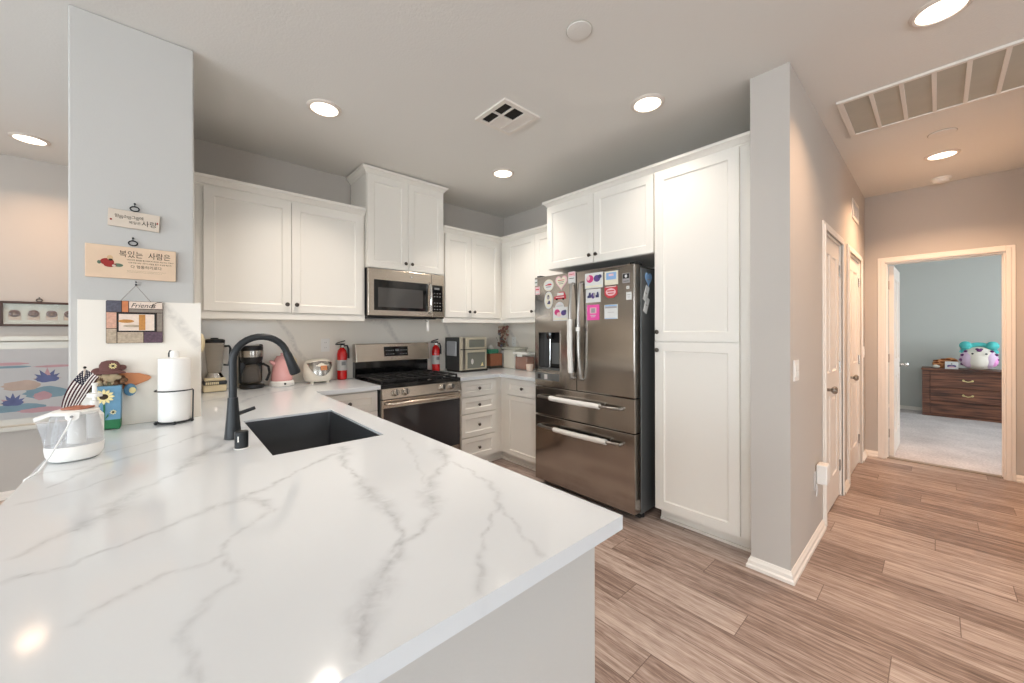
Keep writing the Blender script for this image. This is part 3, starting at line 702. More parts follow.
upper('white two-door wall cabinet right of the microwave', (xb, -.35, 0), 0, 1.545 - xb, .365, UZ0, UZ1, [(.792 - xb, 1.111 - xb, 'r'), (1.115 - xb, 1.497 - xb, 'l')])
# side-wall uppers (face -x): local x runs toward -y
t = upper('white wall cabinet on the side wall in the far corner', (1.53, .010, 0), -PI / 2, 1.272, .34, UZ0, UZ1, [(.450, .888, 'r'), (.893, 1.262, 'l')])
DX = 1.2919; PZ1 = 2.461
upper('white two-door cabinet above the refrigerator', (DX, -1.267, 0), -PI / 2, 1.030, XR - DX - .005, 1.900, PZ1, [(.004, .510, 'r'), (.514, 1.026, 'l')], 1, 0, False, .056)
# pantry
t = thing('pantry_cabinet', 'tall white pantry cabinet with two stacked doors beside the wall end', 'cabinet', (DX, -2.299, 0), -PI / 2)
b = MB(); b.box(0, .627, .021, XR - DX - .005, .092, PZ1 + .02, 'cabinet_white'); b.box(.0, .627, .10, XR - DX - .005, 0.0, .0915, 'toe_dark'); b.build('body', t, smooth=0, bevel=.001)
shaker(t, 'door', .004, .542, 1.276, PZ1 - .002, (.028, 1.338), .062); shaker(t, 'door', .004, .542, .098, 1.270, (.028, 1.212), .062)
b = MB(); sc = .056 / .066; b.crown(0, .627, .02, XR - DX - .005, PZ1 + .001, [(o * sc, h * sc) for o, h in CR], 'cabinet_white', 0, 0); b.build('crown_moulding', t, smooth=25)
b = MB(); b.box(0.01, .627, .075, .10, 0, .085, 'cabinet_white'); b.box(0.01, .627, .060, .075, 0, .018, 'trim_white'); b.build('toe_kick', t, smooth=0, bevel=.003)

# base cabinets
def base_unit(lb, loc, rz, w, depth, fronts, kl=0, kr=0):
    t = thing('base_cabinet', lb, 'cabinet', loc, rz)
    b = MB(); b.box(0, w, .021, depth, .10, ZCB - .001, 'cabinet_white'); b.build('body', t, smooth=0, bevel=.001)
    b = MB(); b.box(-kl, w + kr, .085, depth, 0, .0995, 'cabinet_white'); b.box(-kl, w + kr, .070, .085, 0, .02, 'trim_white'); b.build('toe_kick', t, smooth=0)
    for nm, fx0, fx1, z0, z1, k in fronts: shaker(t, nm, fx0, fx1, z0, z1, k, .045)
    return t
zt = ZCB - .017
base_unit('white base cabinet tucked left of the range under the worktop', (-.482, -.618, 0), 0, .474, .60, [('drawer', .04, .468, .712, zt, (.245, .789)), ('door', .04, .468, .108, .705, (.43, .62))])
base_unit('white base cabinet with four stacked drawers right of the range', (.767, -.618, 0), 0, .544, .60, [('drawer', .035, .452, a, c, (.236, (a + c) / 2)) for a, c in ((.716, zt), (.554, .706), (.325, .544), (.108, .315))])
base_unit('white base cabinet with drawer over door beside the refrigerator', (1.29, -.5965, 0), -PI / 2, .648, .60, [('drawer', .112, .622, .712, zt, (.352, .787)), ('door', .112, .622, .108, .702, (.582, .62))])
b = MB(); b.box(1.3115, 1.395, -.532, -.50, 0, .0995, 'cabinet_white'); b.box(1.3765, 1.395, -.5965, -.532, 0, .0995, 'cabinet_white'); b.box(1.3115, 1.3765, -.547, -.532, 0, .02, 'trim_white'); b.box(1.3615, 1.3765, -.5965, -.547, 0, .02, 'trim_white'); struct(b, 'trim_1', smooth=0)
# peninsula body
t = thing('peninsula_base', 'textured white half-wall base carrying the peninsula worktop', 'peninsula base', (-1.02, -1.9, 0))
b = MB(); b.box(-.30, .50, -1.2, -1.10, 0, ZCB - .001, 'wall_paint_daylit'); b.box(-.30, -.20, -1.10, .775, 0, ZCB - .001, 'wall_paint_daylit'); b.build('end_wall', t, smooth=30, bevel=.006)
b = MB(); b.box(-.199, .478, -1.099, .775, .10, .64, 'cabinet_white'); b.box(.452, .478, -1.099, 1.24, .64, ZCB - .001, 'cabinet_white'); b.box(-.122, .478, .775, 1.24, .10, .64, 'cabinet_white'); b.build('body', t, smooth=0)
for k in range(5):
    b = MB(); b.T = Matrix.Translation((.50, -1.08 + .462 * k, 0)) @ Matrix.Rotation(PI / 2, 4, 'Z'); b.panel(0, .452, .108, .862, 0, .02, [(.05, .402, .16, .81)], 'cabinet_white'); o = b.build('door', t, smooth=0)
    b = MB(); b.T = Matrix.Translation((.50, -1.08 + .462 * k, 0)) @ Matrix.Rotation(PI / 2, 4, 'Z'); b.lathe(KN, (.42, 0, .8), 'knob_metal', 12, 'y'); b.build('knob', o)
b = MB(); b.box(.505, .515, -1.2, -1.12, 0, .09, 'trim_white'); b.build('toe_kick', t)

# sink
t = thing('sink', 'black rectangular undermount sink in the peninsula worktop', 'sink', ((SK[0] + SK[1]) / 2, (SK[2] + SK[3]) / 2, ZC))
hx, hy, dp = (SK[1] - SK[0]) / 2 + .004, (SK[3] - SK[2]) / 2 + .004, .235; tz = -(ZC - ZCB) - .001
b = MB(); b.T = Matrix.Identity(4); r = .014; hx -= .0055; hy -= .0055
loops = [(hx + .026, hy + .026, tz), (hx, hy, tz), (hx, hy, -.009), (hx - .004, hy - .004, -.0085), (hx - .005, hy - .005, -.03), (hx - .009, hy - .009, -dp + .03), (hx - .03, hy - .03, -dp), (.045, .045, -dp - .006)]
vs = []
for a, c, z in loops: 
    o = rrect(-a, a, -c, c, min(r, a * .9), 5); vs += [(p[0], p[1], z) for p in o]
n = len(rrect(0, 1, 0, 1, .1, 5)); fs = []
for k in range(len(loops) - 1):
    for i in range(n): fs.append((k * n + (i + 1) % n, k * n + i, (k + 1) * n + i, (k + 1) * n + (i + 1) % n))
fs.append(tuple(range((len(loops) - 1) * n, len(loops) * n))[::1]); b.add(vs, fs, 'sink_black')
b.build('basin', t, smooth=35)
b = MB(); b.lathe([(.043, -dp - .005), (.040, -dp - .002), (.030, -dp - .003), (.006, -dp - .001)], (0, 0, 0), 'matte_black', 24); b.build('drain', t)

# faucet
t = thing('faucet', 'tall matte black gooseneck kitchen faucet with pull-down head', 'faucet', (-1.075, -1.735, ZC))
b = MB(); b.lathe([(.0295, .0005), (.0295, .004), (.028, .02), (.0225, .09), (.0175, .165)], (0, 0, 0), 'matte_black', 24); b.build('body', t)
arc = [(0, 0, .160), (0, 0, .22), (0, 0, .312)]; R = .098
for k in range(1, 15):
    a = PI - k * (PI * .92) / 14; arc.append((R + R * math.cos(a), -.0, .312 + R * math.sin(a)))
b = MB(); b.tube(arc, .0138, 'matte_black', 16); b.build('neck', t)
e = Vector(arc[-1]); d = (e - Vector(arc[-2])).normalized()
b = MB(); b.tube([e - d * .004, e + d * .006, e + d * .03, e + d * .09, e + d * .098], [.0145, .0165, .0175, .0225, .020], 'matte_black', 18); b.build('spray_head', t)
b = MB(); b.box(e.x + .012, e.x + .018, -.006, .006, e.z - .055, e.z - .03, 'black_plastic'); b.build('button', t, bevel=.002)
b = MB(); b.tube([(.012, .0, .096), (.03, -.003, .101), (.074, -.010, .116)], [.010, .0075, .007], 'matte_black', 12); b.build('handle', t)
# air gap
t = thing('air_gap_cap', 'short black cylindrical air gap cap beside the faucet', 'sink fitting', (-1.068, -1.918, ZC))
b = MB(); b.lathe([(.0215, .0035), (.0215, .060), (.019, .064), (.002, .0655)], (0, 0, 0), 'matte_black', 24); b.box(-.0145, -.0105, -.021, -.0175, .028, .048, 'white_plastic'); b.build('cap', t)
b = MB(); b.lathe([(.0245, .0003), (.0245, .003), (.021, .0038)], (0, 0, 0), 'white_plastic', 24); b.build('base', t)

# ---------------------------------------------------------------- range
t = thing('gas_range', 'stainless steel gas range with black oven window', 'stove', (.004, -.667, 0)); RW = .754
b = MB(); b.box(0, RW, .035, .64, .02, .905, 'steel_side'); b.box(.0, RW, .0, .60, .905, .918, 'black_gloss'); b.box(0, RW, .0, .035, .886, .905, 'black_gloss'); b.build('body', t, smooth=0, bevel=.002)
b = MB(); b.add([(0, .002, .882), (RW, .002, .882), (RW, -.018, .800), (0, -.018, .800), (0, .03, .882), (RW, .03, .882), (RW, .03, .80), (0, .03, .80)], [(3, 2, 1, 0), (0, 1, 5, 4), (2, 3, 7, 6), (0, 4, 7, 3), (1, 2, 6, 5)], 'steel'); b.build('control_panel', t, smooth=0, bevel=.002)
for x in (.105, .195, .548, .640):
    b = MB(); b.T = Matrix.Translation((x, -.008, .845)) @ Matrix.Rotation(math.radians(-14), 4, 'X'); b.lathe([(.029, 0), (.029, -.008), (.025, -.012), (.024, -.034), (.020, -.038), (.003, -.038)], (0, 0, 0), 'nickel', 24, 'y'); b.box(-.003, .003, -.042, -.012, -.024, .024, 'black_plastic'); b.build('knob', t)
b = MB(); dz0, dz1 = .215, .790
b.box(0, RW, 0, .034, dz0, dz1, 'steel'); b.build('oven_door', t, smooth=0, bevel=.004)
odoor = t.children[-1]
b = MB(); b.box(.012, RW - .012, -.004, .001, dz0 + .085, dz1 - .065, 'range_glass'); b.build('window', odoor, smooth=0, bevel=.002)
b = MB(); z = dz1 - .028; b.tube([(.03, -.002, z), (.035, -.04, z), (.06, -.052, z), (RW / 2, -.056, z), (RW - .06, -.052, z), (RW - .035, -.04, z), (RW - .03, -.002, z)], .0125, 'steel', 12); b.build('handle', odoor)
b = MB(); b.box(0, RW, 0, .034, .03, .208, 'steel'); b.build('drawer', t, smooth=0, bevel=.004)
for x in (.04, RW - .04):
    for y in (.07, .58):
        b = MB(); b.lathe([(.016, 0), (.016, .021)], (x, y, 0), 'black_plastic', 10); b.build('foot', t)
# backguard
b = MB(); b.prism  # sloping steel head over a black riser
b.add([(0, .565, 1.062), (RW, .565, 1.062), (RW, .592, 1.232), (0, .592, 1.232), (0, .665, 1.062), (RW, .665, 1.062), (RW, .665, 1.232), (0, .665, 1.232)], [(0, 1, 2, 3), (3, 2, 6, 7), (1, 5, 6, 2), (0, 3, 7, 4), (0, 4, 5, 1), (4, 7, 6, 5)], 'steel')
bgd = b.build('backguard', t, smooth=0, bevel=.006)
b = MB(); b.box(0.004, RW - .004, .603, .665, .9185, 1.061, 'black_gloss'); b.build('riser', t, smooth=0)
def sl(b, x0, x1, z0, z1, m, dy=.001):
    f = lambda z: .565 + (z - 1.062) / .17 * .027 - dy
    b.add([(x0, f(z0), z0), (x1, f(z0), z0), (x1, f(z1), z1), (x0, f(z1), z1)], [(0, 1, 2, 3)], m)
b = MB(); sl(b, .268, .515, 1.108, 1.200, 'black_gloss')
for k in range(5):
    for j in range(2): sl(b, .285 + k * .018, .296 + k * .018, 1.125 + j * .035, 1.133 + j * .035, 'digit_grey', .002); sl(b, .43 + k * .016, .438 + k * .016, 1.125 + j * .035, 1.133 + j * .035, 'digit_grey', .002)
sl(b, .383, .418, 1.155, 1.175, 'digit_grey', .002); b.build('display', bgd, smooth=0)
# cooktop grates and burners
for gx0, gx1 in ((.018, .258), (.262, .492), (.496, .736)):
    b = MB(); y0, y1, z = .045, .585, .945; r_ = .006
    for a, c in (((gx0, y0), (gx1, y0)), ((gx0, y1), (gx1, y1)), ((gx0, y0), (gx0, y1)), ((gx1, y0), (gx1, y1)), ((gx0, (y0 + y1) / 2), (gx1, (y0 + y1) / 2)), (((gx0 + gx1) / 2, y0), ((gx0 + gx1) / 2, y1))):
        x0, x1 = sorted((a[0], c[0])); ya, yb = sorted((a[1], c[1])); b.box(x0 - r_, x1 + r_, ya - r_, yb + r_, z - .008, z + .006, 'cast_iron')
    for fy in (.25, .75):
        yy = y0 + (y1 - y0) * fy; b.box(gx0, gx1, yy - r_, yy + r_, z - .006, z + .006, 'cast_iron')
    for x in (gx0, gx1):
        for y in (y0, (y0 + y1) / 2, y1): b.box(x - .007, x + .007, y - .007, y + .007, .918, z, 'cast_iron')
    b.build('grate', t, smooth=0, bevel=.002)
for x, y, r_ in ((.138, .18, .045), (.138, .45, .035), (.377, .315, .05), (.616, .18, .04), (.616, .45, .035)):
    b = MB(); b.lathe([(r_ + .012, .9182), (r_ + .012, .924), (r_, .926), (r_, .934), (r_ - .008, .938), (.004, .938)], (x, y, 0), 'cast_iron', 24); b.build('burner', t)

# microwave
t = thing('microwave', 'stainless over-the-range microwave mounted under the tall cabinet', 'microwave', (.003, -.3783, 1.4754)); MW, MH = .755, .4235
b = MB(); b.box(0, MW, .022, .39, 0, MH, 'black_plastic'); b.box(0, MW, .002, .022, -.004, .012, 'black_plastic'); b.build('body', t, smooth=0, bevel=.002)
b = MB(); b.box(0, .612, -.006, .021, .010, MH - .002, 'steel'); md = b.build('door', t, smooth=0, bevel=.005)
b = MB(); b.box(.052, .574, -.008, -.005, .058, .325, 'black_gloss'); b.box(.088, .520, -.0095, -.0075, .086, .258, 'micro_glass'); b.build('window', md, smooth=0, bevel=.001)
b = MB(); b.tube([(.589, -.008, .050), (.589, -.030, .062), (.589, -.044, .12), (.589, -.048, .19), (.589, -.044, .26), (.589, -.030, .318), (.589, -.008, .330)], .010, 'chrome', 12); b.build('handle', md)
b = MB(); b.lathe([(.013, -.006), (.013, -.009)], (.405, 0, .372), 'matte_black', 24, 'y'); b.lathe([(.010, -.009), (.010, -.0095)], (.405, 0, .372), 'chrome', 20, 'y'); b.build('badge', md)
b = MB(); b.box(.616, MW, -.006, .021, .010, MH - .002, 'steel'); pn = b.build('control_panel', t, smooth=0, bevel=.005)
b = MB(); b.box(.624, .735, -.008, -.005, .062, .318, 'black_gloss')
for j in range(6):
    for i in range(3):
        if j == 3: continue
        b.box(.640 + i * .030, .654 + i * .030, -.0086, -.008, .080 + j * .031, .088 + j * .031, 'digit_grey')
b.box(.645, .70, -.0086, -.008, .275, .295, 'digit_grey'); b.build('keypad', pn, smooth=0)
b = MB(); b.box(.05, .70, .06, .30, -.010, -.0005, 'black_plastic'); b.box(.26, .42, .06, .16, -.014, -.010, 'filter_grey'); b.build('vent_filter', t, smooth=0)
b = MB(); b.T = Matrix.Translation((.597, -.345, 1.468)); b.box(-.045, .005, 0, .001, -.012, -.006, 'cloth_white'); b.tube([(-.04, 0, .003), (-.02, 0, -.02), (0, 0, -.028)], .002, 'ink', 6); b.box(-.012, .014, -.001, .001, -.118, -.028, 'paper_white')
b.add([(-.012, -.001, -.028), (.014, -.001, -.028), (.004, -.001, -.012), (-.004, -.001, -.012)], [(0, 1, 2, 3)], 'paper_white')
tag(b.build('hang_tag', smooth=0), 'small white paper tag hanging under the microwave', 'tag')

# ---------------------------------------------------------------- refrigerator
FX, FY0, FW = 1.15, -1.2533, .976
t = thing('refrigerator', 'dark stainless french-door refrigerator covered with magnets', 'refrigerator', (FX, FY0, 0), -PI / 2)
b = MB(); b.box(0.004, FW - .004, .092, .735, .035, 1.800, 'steel_side'); b.box(.01, FW - .01, .09, .70, 1.80, 1.812, 'gap_dark'); b.build('body', t, smooth=0, bevel=.004)
split = .463
def fdoor(nm, x0, x1, z0, z1, hole=None):
    b = MB(); ops = [hole] if hole else []
    th = .085; lp = [(0, .010), (.004, .003), (.012, 0)]
    if not hole: b.box(x0, x1, 0, th, z0, z1, 'steel_dark')
    else:
        xs = [x0, hole[0], hole[1], x1]; zs = [z0, hole[2], hole[3], z1]
        b.box(x0, hole[0], 0, th, z0, z1, 'steel_dark'); b.box(hole[1], x1, 0, th, z0, z1, 'steel_dark'); b.box(hole[0], hole[1], 0, th, z0, hole[2], 'steel_dark'); b.box(hole[0], hole[1], 0, th, hole[3], z1, 'steel_dark'); b.box(hole[0], hole[1], .07, th, hole[2], hole[3], 'black_plastic')
    return b.build(nm, t, smooth=0, bevel=.006 if not hole else 0)
DI = (.050, .288, 1.015, 1.335)
dl = fdoor('door', .002, split - .002, .872, 1.818, DI); dr = fdoor('door', split + .002, FW - .002, .872, 1.818)
d1 = fdoor('drawer', .002, FW - .002, .624, .866); d2 = fdoor('drawer', .002, FW - .002, .055, .618)
b = MB(); x0, x1, z0, z1 = DI; f = .008
b.box(x0, x1, -.003, .004, z0 - f, z0, 'nickel'); b.box(x0, x1, -.003, .004, z1, z1 + f, 'nickel'); b.box(x0 - f, x0, -.003, .004, z0 - f, z1 + f, 'nickel'); b.box(x1, x1 + f, -.003, .004, z0 - f, z1 + f, 'nickel')
b.box(x0, x1, .004, .069, z0 + .0005, z0 + .012, 'steel_side'); b.box(x0 + .10, x1 - .02, .055, .069, z0 + .05, z1 - .09, 'steel_side'); b.build('dispenser', dl, smooth=0)
b = MB(); b.lathe([(.030, z1 - .055), (.034, z1 - .03), (.034, z1 - .002)], ((x0 + x1) / 2 - .012, .03, 0), 'black_gloss', 20); b.tube([((x0 + x1) / 2 - .012, .03, z1 - .05), ((x0 + x1) / 2 - .015, .028, z0 + .02)], .006, 'chrome', 8); b.build('nozzle', dl)
b = MB(); b.box(.006, .282, -.002, .001, .925, .985, 'steel_side'); b.box(.035, .07, -.0028, -.002, .935, .975, 'black_plastic'); b.box(.115, .15, -.0028, -.002, .935, .975, 'label_grey'); b.build('reflection_strip', dl, smooth=0)  # reflection below the dispenser, put in as a grey strip with patches
def vhandle(par, x, lean):
    b = MB(); zz = [.965, .975, 1.06, 1.2, 1.345, 1.5, 1.62, 1.715, 1.727]; bow = [-.002, -.030, -.040, -.047, -.050, -.047, -.040, -.030, -.002]
    n_ = 8; pts = [(x + lean * (1 - ((z - 1.345) / .385) ** 2), y, z) for z, y in zip(zz, bow)]
    b.tube(pts, .0125, 'steel_pale', 12); return b.build('handle', par)
vhandle(dl, .432, .004); vhandle(dr, .522, -.006)
def hhandle(par, z):
    b = MB(); pts = [(.065 + (.87 - .065) * k / 12, 0, z) for k in range(13)]
    pts = [(p[0], -.050 + .022 * ((p[0] - .4675) / .4025) ** 2, p[2]) for p in pts]; b.tube([(.065, .0, z)] + pts + [(.87, .0, z)], .0125, 'steel_pale', 12); return b.build('handle', par)
hhandle(d1, .785); hhandle(d2, .532)
b = MB(); b.box(.70, .86, -.0012, .001, 1.780, 1.792, 'steel_pale'); b.build('nameplate', dr)
for x in (.03, FW - .03):
    b = MB(); b.box(x - .022, x + .022, .02, .12, 1.8185, 1.835, 'black_plastic'); b.build('hinge_cap', t, bevel=.003)
    b = MB(); b.lathe([(.02, 0.0), (.02, .05)], (x, .14, 0), 'black_plastic', 12); b.build('foot', t)
b = MB(); b.box(.02, FW - .02, .10, .12, .0, .052, 'gap_dark'); b.build('toe_grille', t)
# handle covers
def cover(x0, x1, z, lb):
    b = MB(); n_ = 14; pts = [(x0 + (x1 - x0) * k / n_, 0, z) for k in range(n_ + 1)]; pts = [(p[0], -.050 + .022 * ((p[0] - .4675) / .4025) ** 2, p[2]) for p in pts]
    b.tube(pts, [.0205 + .0012 * math.sin(k * 2.3) for k in range(n_ + 1)], 'cloth_white', 14); tag(b.build('handle_cover', loc=(FX, FY0, 0), rz=-PI / 2), lb, 'handle cover')
cover(.215, .710, .785, 'white cloth cover wrapped round the upper freezer drawer handle'); cover(.262, .765, .532, 'white cloth cover wrapped round the bottom freezer drawer handle')
b = MB(); n_ = 12; pts = []; zs = [1.44 - .425 * k / n_ for k in range(n_ + 1)]
for z in zs: pts.append((.432 + .004 * (1 - ((z - 1.345) / .385) ** 2), -.050 + .02 * ((z - 1.345) / .38) ** 2, z))
b.tube(pts, [.022 + .0015 * math.sin(k * 1.9) for k in range(n_ + 1)], 'cloth_white', 14)
for k in (5, 6, 8, 9, 11): b.ball((pts[k][0] + .022, pts[k][1] - .004, pts[k][2]), .007, 'cloth_white', 8, 6)
tag(b.build('handle_cover', loc=(FX, FY0, 0), rz=-PI / 2), 'white cloth cover tied on the left door handle of the refrigerator', 'handle cover')
b = MB(); b.lathe([(.0175, 1.345), (.0175, 1.375)], (.516, -.0500, 0), 'white_plastic', 14); tag(b.build('handle_clip', loc=(FX, FY0, 0), rz=-PI / 2), 'small white clip on the right door handle of the refrigerator', 'clip')

# magnets on the doors: (y, z, w, h, shape, base, prints[(shape,mat,dx,dz,w,h)], label)
def rc(cx, cz, w, h): return [(cx - w / 2, cz - h / 2), (cx + w / 2, cz - h / 2), (cx + w / 2, cz + h / 2), (cx - w / 2, cz + h / 2)]
def shp(k, cx, cz, w, h):
    if k == 'r': return rc(cx, cz, w, h)
    if k == 'o': return ell(cx, cz, w / 2, h / 2)
    if k == 'h': return heart(cx, cz, w, h)
    if k == '8': c = .28; return [(cx + a * w / 2, cz + d * h / 2) for a, d in ((-1 + 2 * c, -1), (1 - 2 * c, -1), (1, -1 + 2 * c), (1, 1 - c * .6), (1 - c * .6, 1), (-1 + c * .6, 1), (-1, 1 - c * .6), (-1, -1 + 2 * c))]
    if k == 'c': return [(cx + a * w / 2, cz + d * h / 2) for a, d in ((-1, -.6), (1, -.6), (1, .1), (.7, 1), (-.15, 1), (-.4, .2), (-1, 0))]
    if k == 'd': return [(cx + w / 2 * math.cos(PI * i / 12), cz - h / 2 + h * math.sin(PI * i / 12)) for i in range(13)]
MG = [
 (-1.420, 1.738, .115, .135, 'o', 'm_cream', [('o', 'mat_white', 0, 0, .095, .11), ('c', 'm_red', 0, .005, .07, .025), ('r', 'ink', 0, -.02, .05, .006)], 'oval white magnet with a small red picture, upper left of the left door'),
 (-1.561, 1.745, .125, .165, 'h', 'm_lightpink', [('h', 'm_cream', 0, 0, .10, .13), ('r', 'm_red', 0, .03, .07, .008), ('r', 'ink', 0, .01, .06, .005), ('r', 'ink', 0, -.01, .045, .005)], 'pale heart-shaped magnet on the left refrigerator door'),
 (-1.672, 1.778, .072, .125, 'r', 'mat_white', [('r', 'm_lightpink', 0, .035, .07, .05), ('r', 'm_red', 0, .035, .05, .008), ('r', 'ink', 0, -.01, .05, .006)], 'pink and white card magnet at the top of the left door by the split'),
 (-1.271, 1.774, .028, .075, 'r', 'mat_white', [('r', 'ink_green', 0, .0, .026, .012)], 'tiny white magnet at the top left edge of the left door'),
 (-1.288, 1.702, .052, .092, 'r', 'm_lightpink', [('r', 'm_red', 0, .015, .04, .012), ('r', 'mat_white', 0, -.02, .04, .02)], 'small pink square magnet at the left edge of the left door'),
 (-1.419, 1.610, .092, .195, 'o', 'mat_white', [('o', 'm_cream', 0, 0, .075, .165), ('o', 'm_grey', -.002, .035, .034, .055), ('c', 'm_navy', .004, -.03, .035, .05), ('o', 'ink', 0, .05, .014, .018)], 'tall oval white magnet with a dark figure on the left door'),
 (-1.547, 1.634, .125, .10, 'c', 'm_red', [('r', 'mat_white', .005, .025, .07, .03), ('o', 'ink', -.035, -.03, .02, .02), ('o', 'ink', .035, -.03, .02, .02), ('r', 'm_lightpink', 0, -.008, .09, .012)], 'red and white car-shaped magnet on the left door'),
 (-1.543, 1.566, .095, .062, 'd', 'mat_white', [('r', 'm_grey', 0, -.015, .07, .006), ('r', 'm_lightpink', 0, .005, .04, .006)], 'small white dome-shaped magnet under the car magnet'),
 (-1.552, 1.488, .160, .150, 'r', 'mat_white', [('o', 'm_magenta', -.035, .02, .06, .07), ('o', 'm_lightpink', -.015, -.005, .05, .05), ('o', 'm_purple', .035, .012, .055, .06), ('o', 'm_navy', .05, .03, .03, .03), ('r', 'm_cream', 0, -.055, .14, .02)], 'lower photo magnet with pink and purple figures on the left door'),
 (-1.886, 1.732, .165, .158, 'r', 'mat_white', [('o', 'm_magenta', -.035, .02, .065, .08), ('o', 'm_lightpink', -.05, .03, .03, .05), ('o', 'm_purple', .03, .018, .06, .07), ('o', 'm_navy', .055, .035, .035, .04), ('r', 'm_cream', 0, -.06, .15, .02)], 'pink and purple photo magnet at the top of the right door'),
 (-1.880, 1.616, .135, .138, 'r', 'mat_white', [('c', 'm_navy', -.035, 0, .035, .07), ('o', 'm_purple', 0, .0, .035, .06), ('o', 'm_grey', .012, .01, .02, .04), ('c', 'm_navy', .038, 0, .03, .07)], 'white photo magnet with dark blue figures below the pink photo magnet'),
 (-1.880, 1.488, .112, .158, 'r', 'm_pink', [('r', 'm_lightpink', 0, .02, .06, .06), ('r', 'm_grey', 0, .02, .035, .045), ('r', 'mat_white', 0, -.03, .05, .006), ('r', 'mat_white', 0, -.045, .04, .006)], 'bright pink card magnet on the right door'),
 (-2.041, 1.735, .112, .135, 'r', 'm_cream', [('r', 'm_blue', 0, .02, .085, .07), ('r', 'm_lightpink', 0, .03, .04, .02)], 'light blue and cream card magnet on the right door'),
 (-2.037, 1.632, .108, .118, '8', 'm_red', [('o', 'm_lightpink', 0, 0, .085, .075), ('r', 'm_red', 0, .012, .06, .012), ('r', 'm_red', 0, -.012, .05, .010), ('r', 'mat_white', 0, .052, .09, .007)], 'red rounded badge magnet under the light blue card'),
 (-2.038, 1.487, .112, .142, 'r', 'mat_white', [('r', 'm_grey', 0, .045, .10, .018), ('r', 'm_blue', 0, .062, .10, .012), ('r', 'm_grey', 0, -.005, .055, .003), ('r', 'm_blue', 0, -.066, .10, .006)], 'white card magnet with a blue header on the right door'),
 (-2.163, 1.722, .058, .095, 'r', 'm_grey', [('r', 'ink', 0, .018, .05, .045), ('o', 'mat_white', 0, .018, .02, .03), ('r', 'ink', 0, -.03, .04, .004)], 'small grey magnet with a black square at the upper right of the right door'),
 (-2.177, 1.654, .022, .030, 'r', 'mat_white', [('r', 'm_grey', 0, 0, .012, .006)], 'tiny blank white magnet above the white square one on the right door'),
 (-2.185, 1.594, .042, .075, 'r', 'mat_white', [('r', 'm_grey', 0, .01, .025, .006), ('r', 'm_grey', 0, -.012, .02, .006)], 'small white upright magnet at the right of the right door'),
]
for y, z, w, h, k, bm, pr, lb in MG:
    b = MB(); h *= .74; b.prism(shp(k, 0, 0, w, h), -.003, -.0002, bm)
    for i, (k2, m2, dx, dz, w2, h2) in enumerate(pr): b.prism(shp(k2, dx, dz * .74, w2, h2 * .74), -.0036 - i * .0002, -.0028, m2)
    tag(b.build('magnet', loc=(FX, y, z), rz=-PI / 2, smooth=0), lb, 'magnet', 'magnets on the refrigerator')
ys = FY0 - FW + .004
for x, z, k, w, h, m2, lb, ro in ((1.345, 1.722, 'h', .095, .10, 'm_blue', 'light blue heart magnet on the refrigerator side', 0), (1.312, 1.618, 'r', .05, .115, 'mat_white', 'upper slanted white strip magnet on the refrigerator side', 25), (1.314, 1.532, 'r', .05, .115, 'mat_white', 'lower slanted white strip magnet on the refrigerator side', 25)):
    b = MB(); b.T = Matrix.Rotation(math.radians(ro), 4, 'Y'); b.prism(shp(k, 0, 0, w, h), -.003, -.0002, m2); b.prism(shp('r', 0, 0, w * .5, h * .06), -.0034, -.0028, 'm_grey')
    tag(b.build('magnet', loc=(x, ys, z), smooth=0), lb, 'magnet', 'magnets on the refrigerator')
# ==== SMALL ITEMS ====
def PB(name, lb, cat, fn, loc=(0, 0, 0), rz=0, group=None, **k):
    b = MB(); fn(b); return tag(b.build(name, loc=loc, rz=rz, **k), lb, cat, group)
def part(parent, name, fn, **k):
    b = MB(); fn(b); return b.build(name, parent, **k)

# blender
t = thing('blender', 'cream countertop blender with clear jar and black lid', 'blender', (-1.018, -.115, ZC))
part(t, 'base', lambda b: (b.box(-.066, .066, -.066, .066, .003, .052, 'cream_plastic'), b.box(-.068, .068, -.070, .066, .052, .078, 'black_plastic'), b.box(-.060, .060, -.064, .064, .078, .100, 'cream_plastic')), bevel=.006)
part(t, 'buttons', lambda b: [b.box(-.055 + .011 * k, -.047 + .011 * k, -.075, -.070, .056, .074, 'cream_plastic') for k in range(7)], smooth=0)
part(t, 'collar', lambda b: b.lathe([(.056, .1005), (.052, .112), (.042, .130), (.040, .134)], (0, 0, 0), 'chrome', 24))
part(t, 'jar', lambda b: b.lathe([(.040, .1345), (.044, .15), (.062, .34), (.062, .352)], (0, 0, 0), 'smoky_clear', 20))
part(t, 'lid', lambda b: b.lathe([(.063, .3525), (.063, .372), (.050, .378), (.024, .380), (.022, .388), (.004, .389)], (0, 0, 0), 'matte_black', 24))
part(t, 'handle', lambda b: b.tube([(.055, 0, .325), (.085, 0, .328), (.094, 0, .31), (.090, 0, .22), (.082, 0, .185), (.052, 0, .19)], .008, 'matte_black', 10))
# plug on the side splash
t = thing('night_light', 'cream oval plug-in light on the side splashback above the blender', 'night light', (-1.1430, -.50, 1.275))
part(t, 'cover', lambda b: b.ball((.032, 0, 0), .060, 'cream_plastic', 16, 10, (.30, .40, 1.0)))
part(t, 'plug', lambda b: b.box(.0, .018, -.018, .018, -.03, .03, 'white_plastic'), bevel=.003)
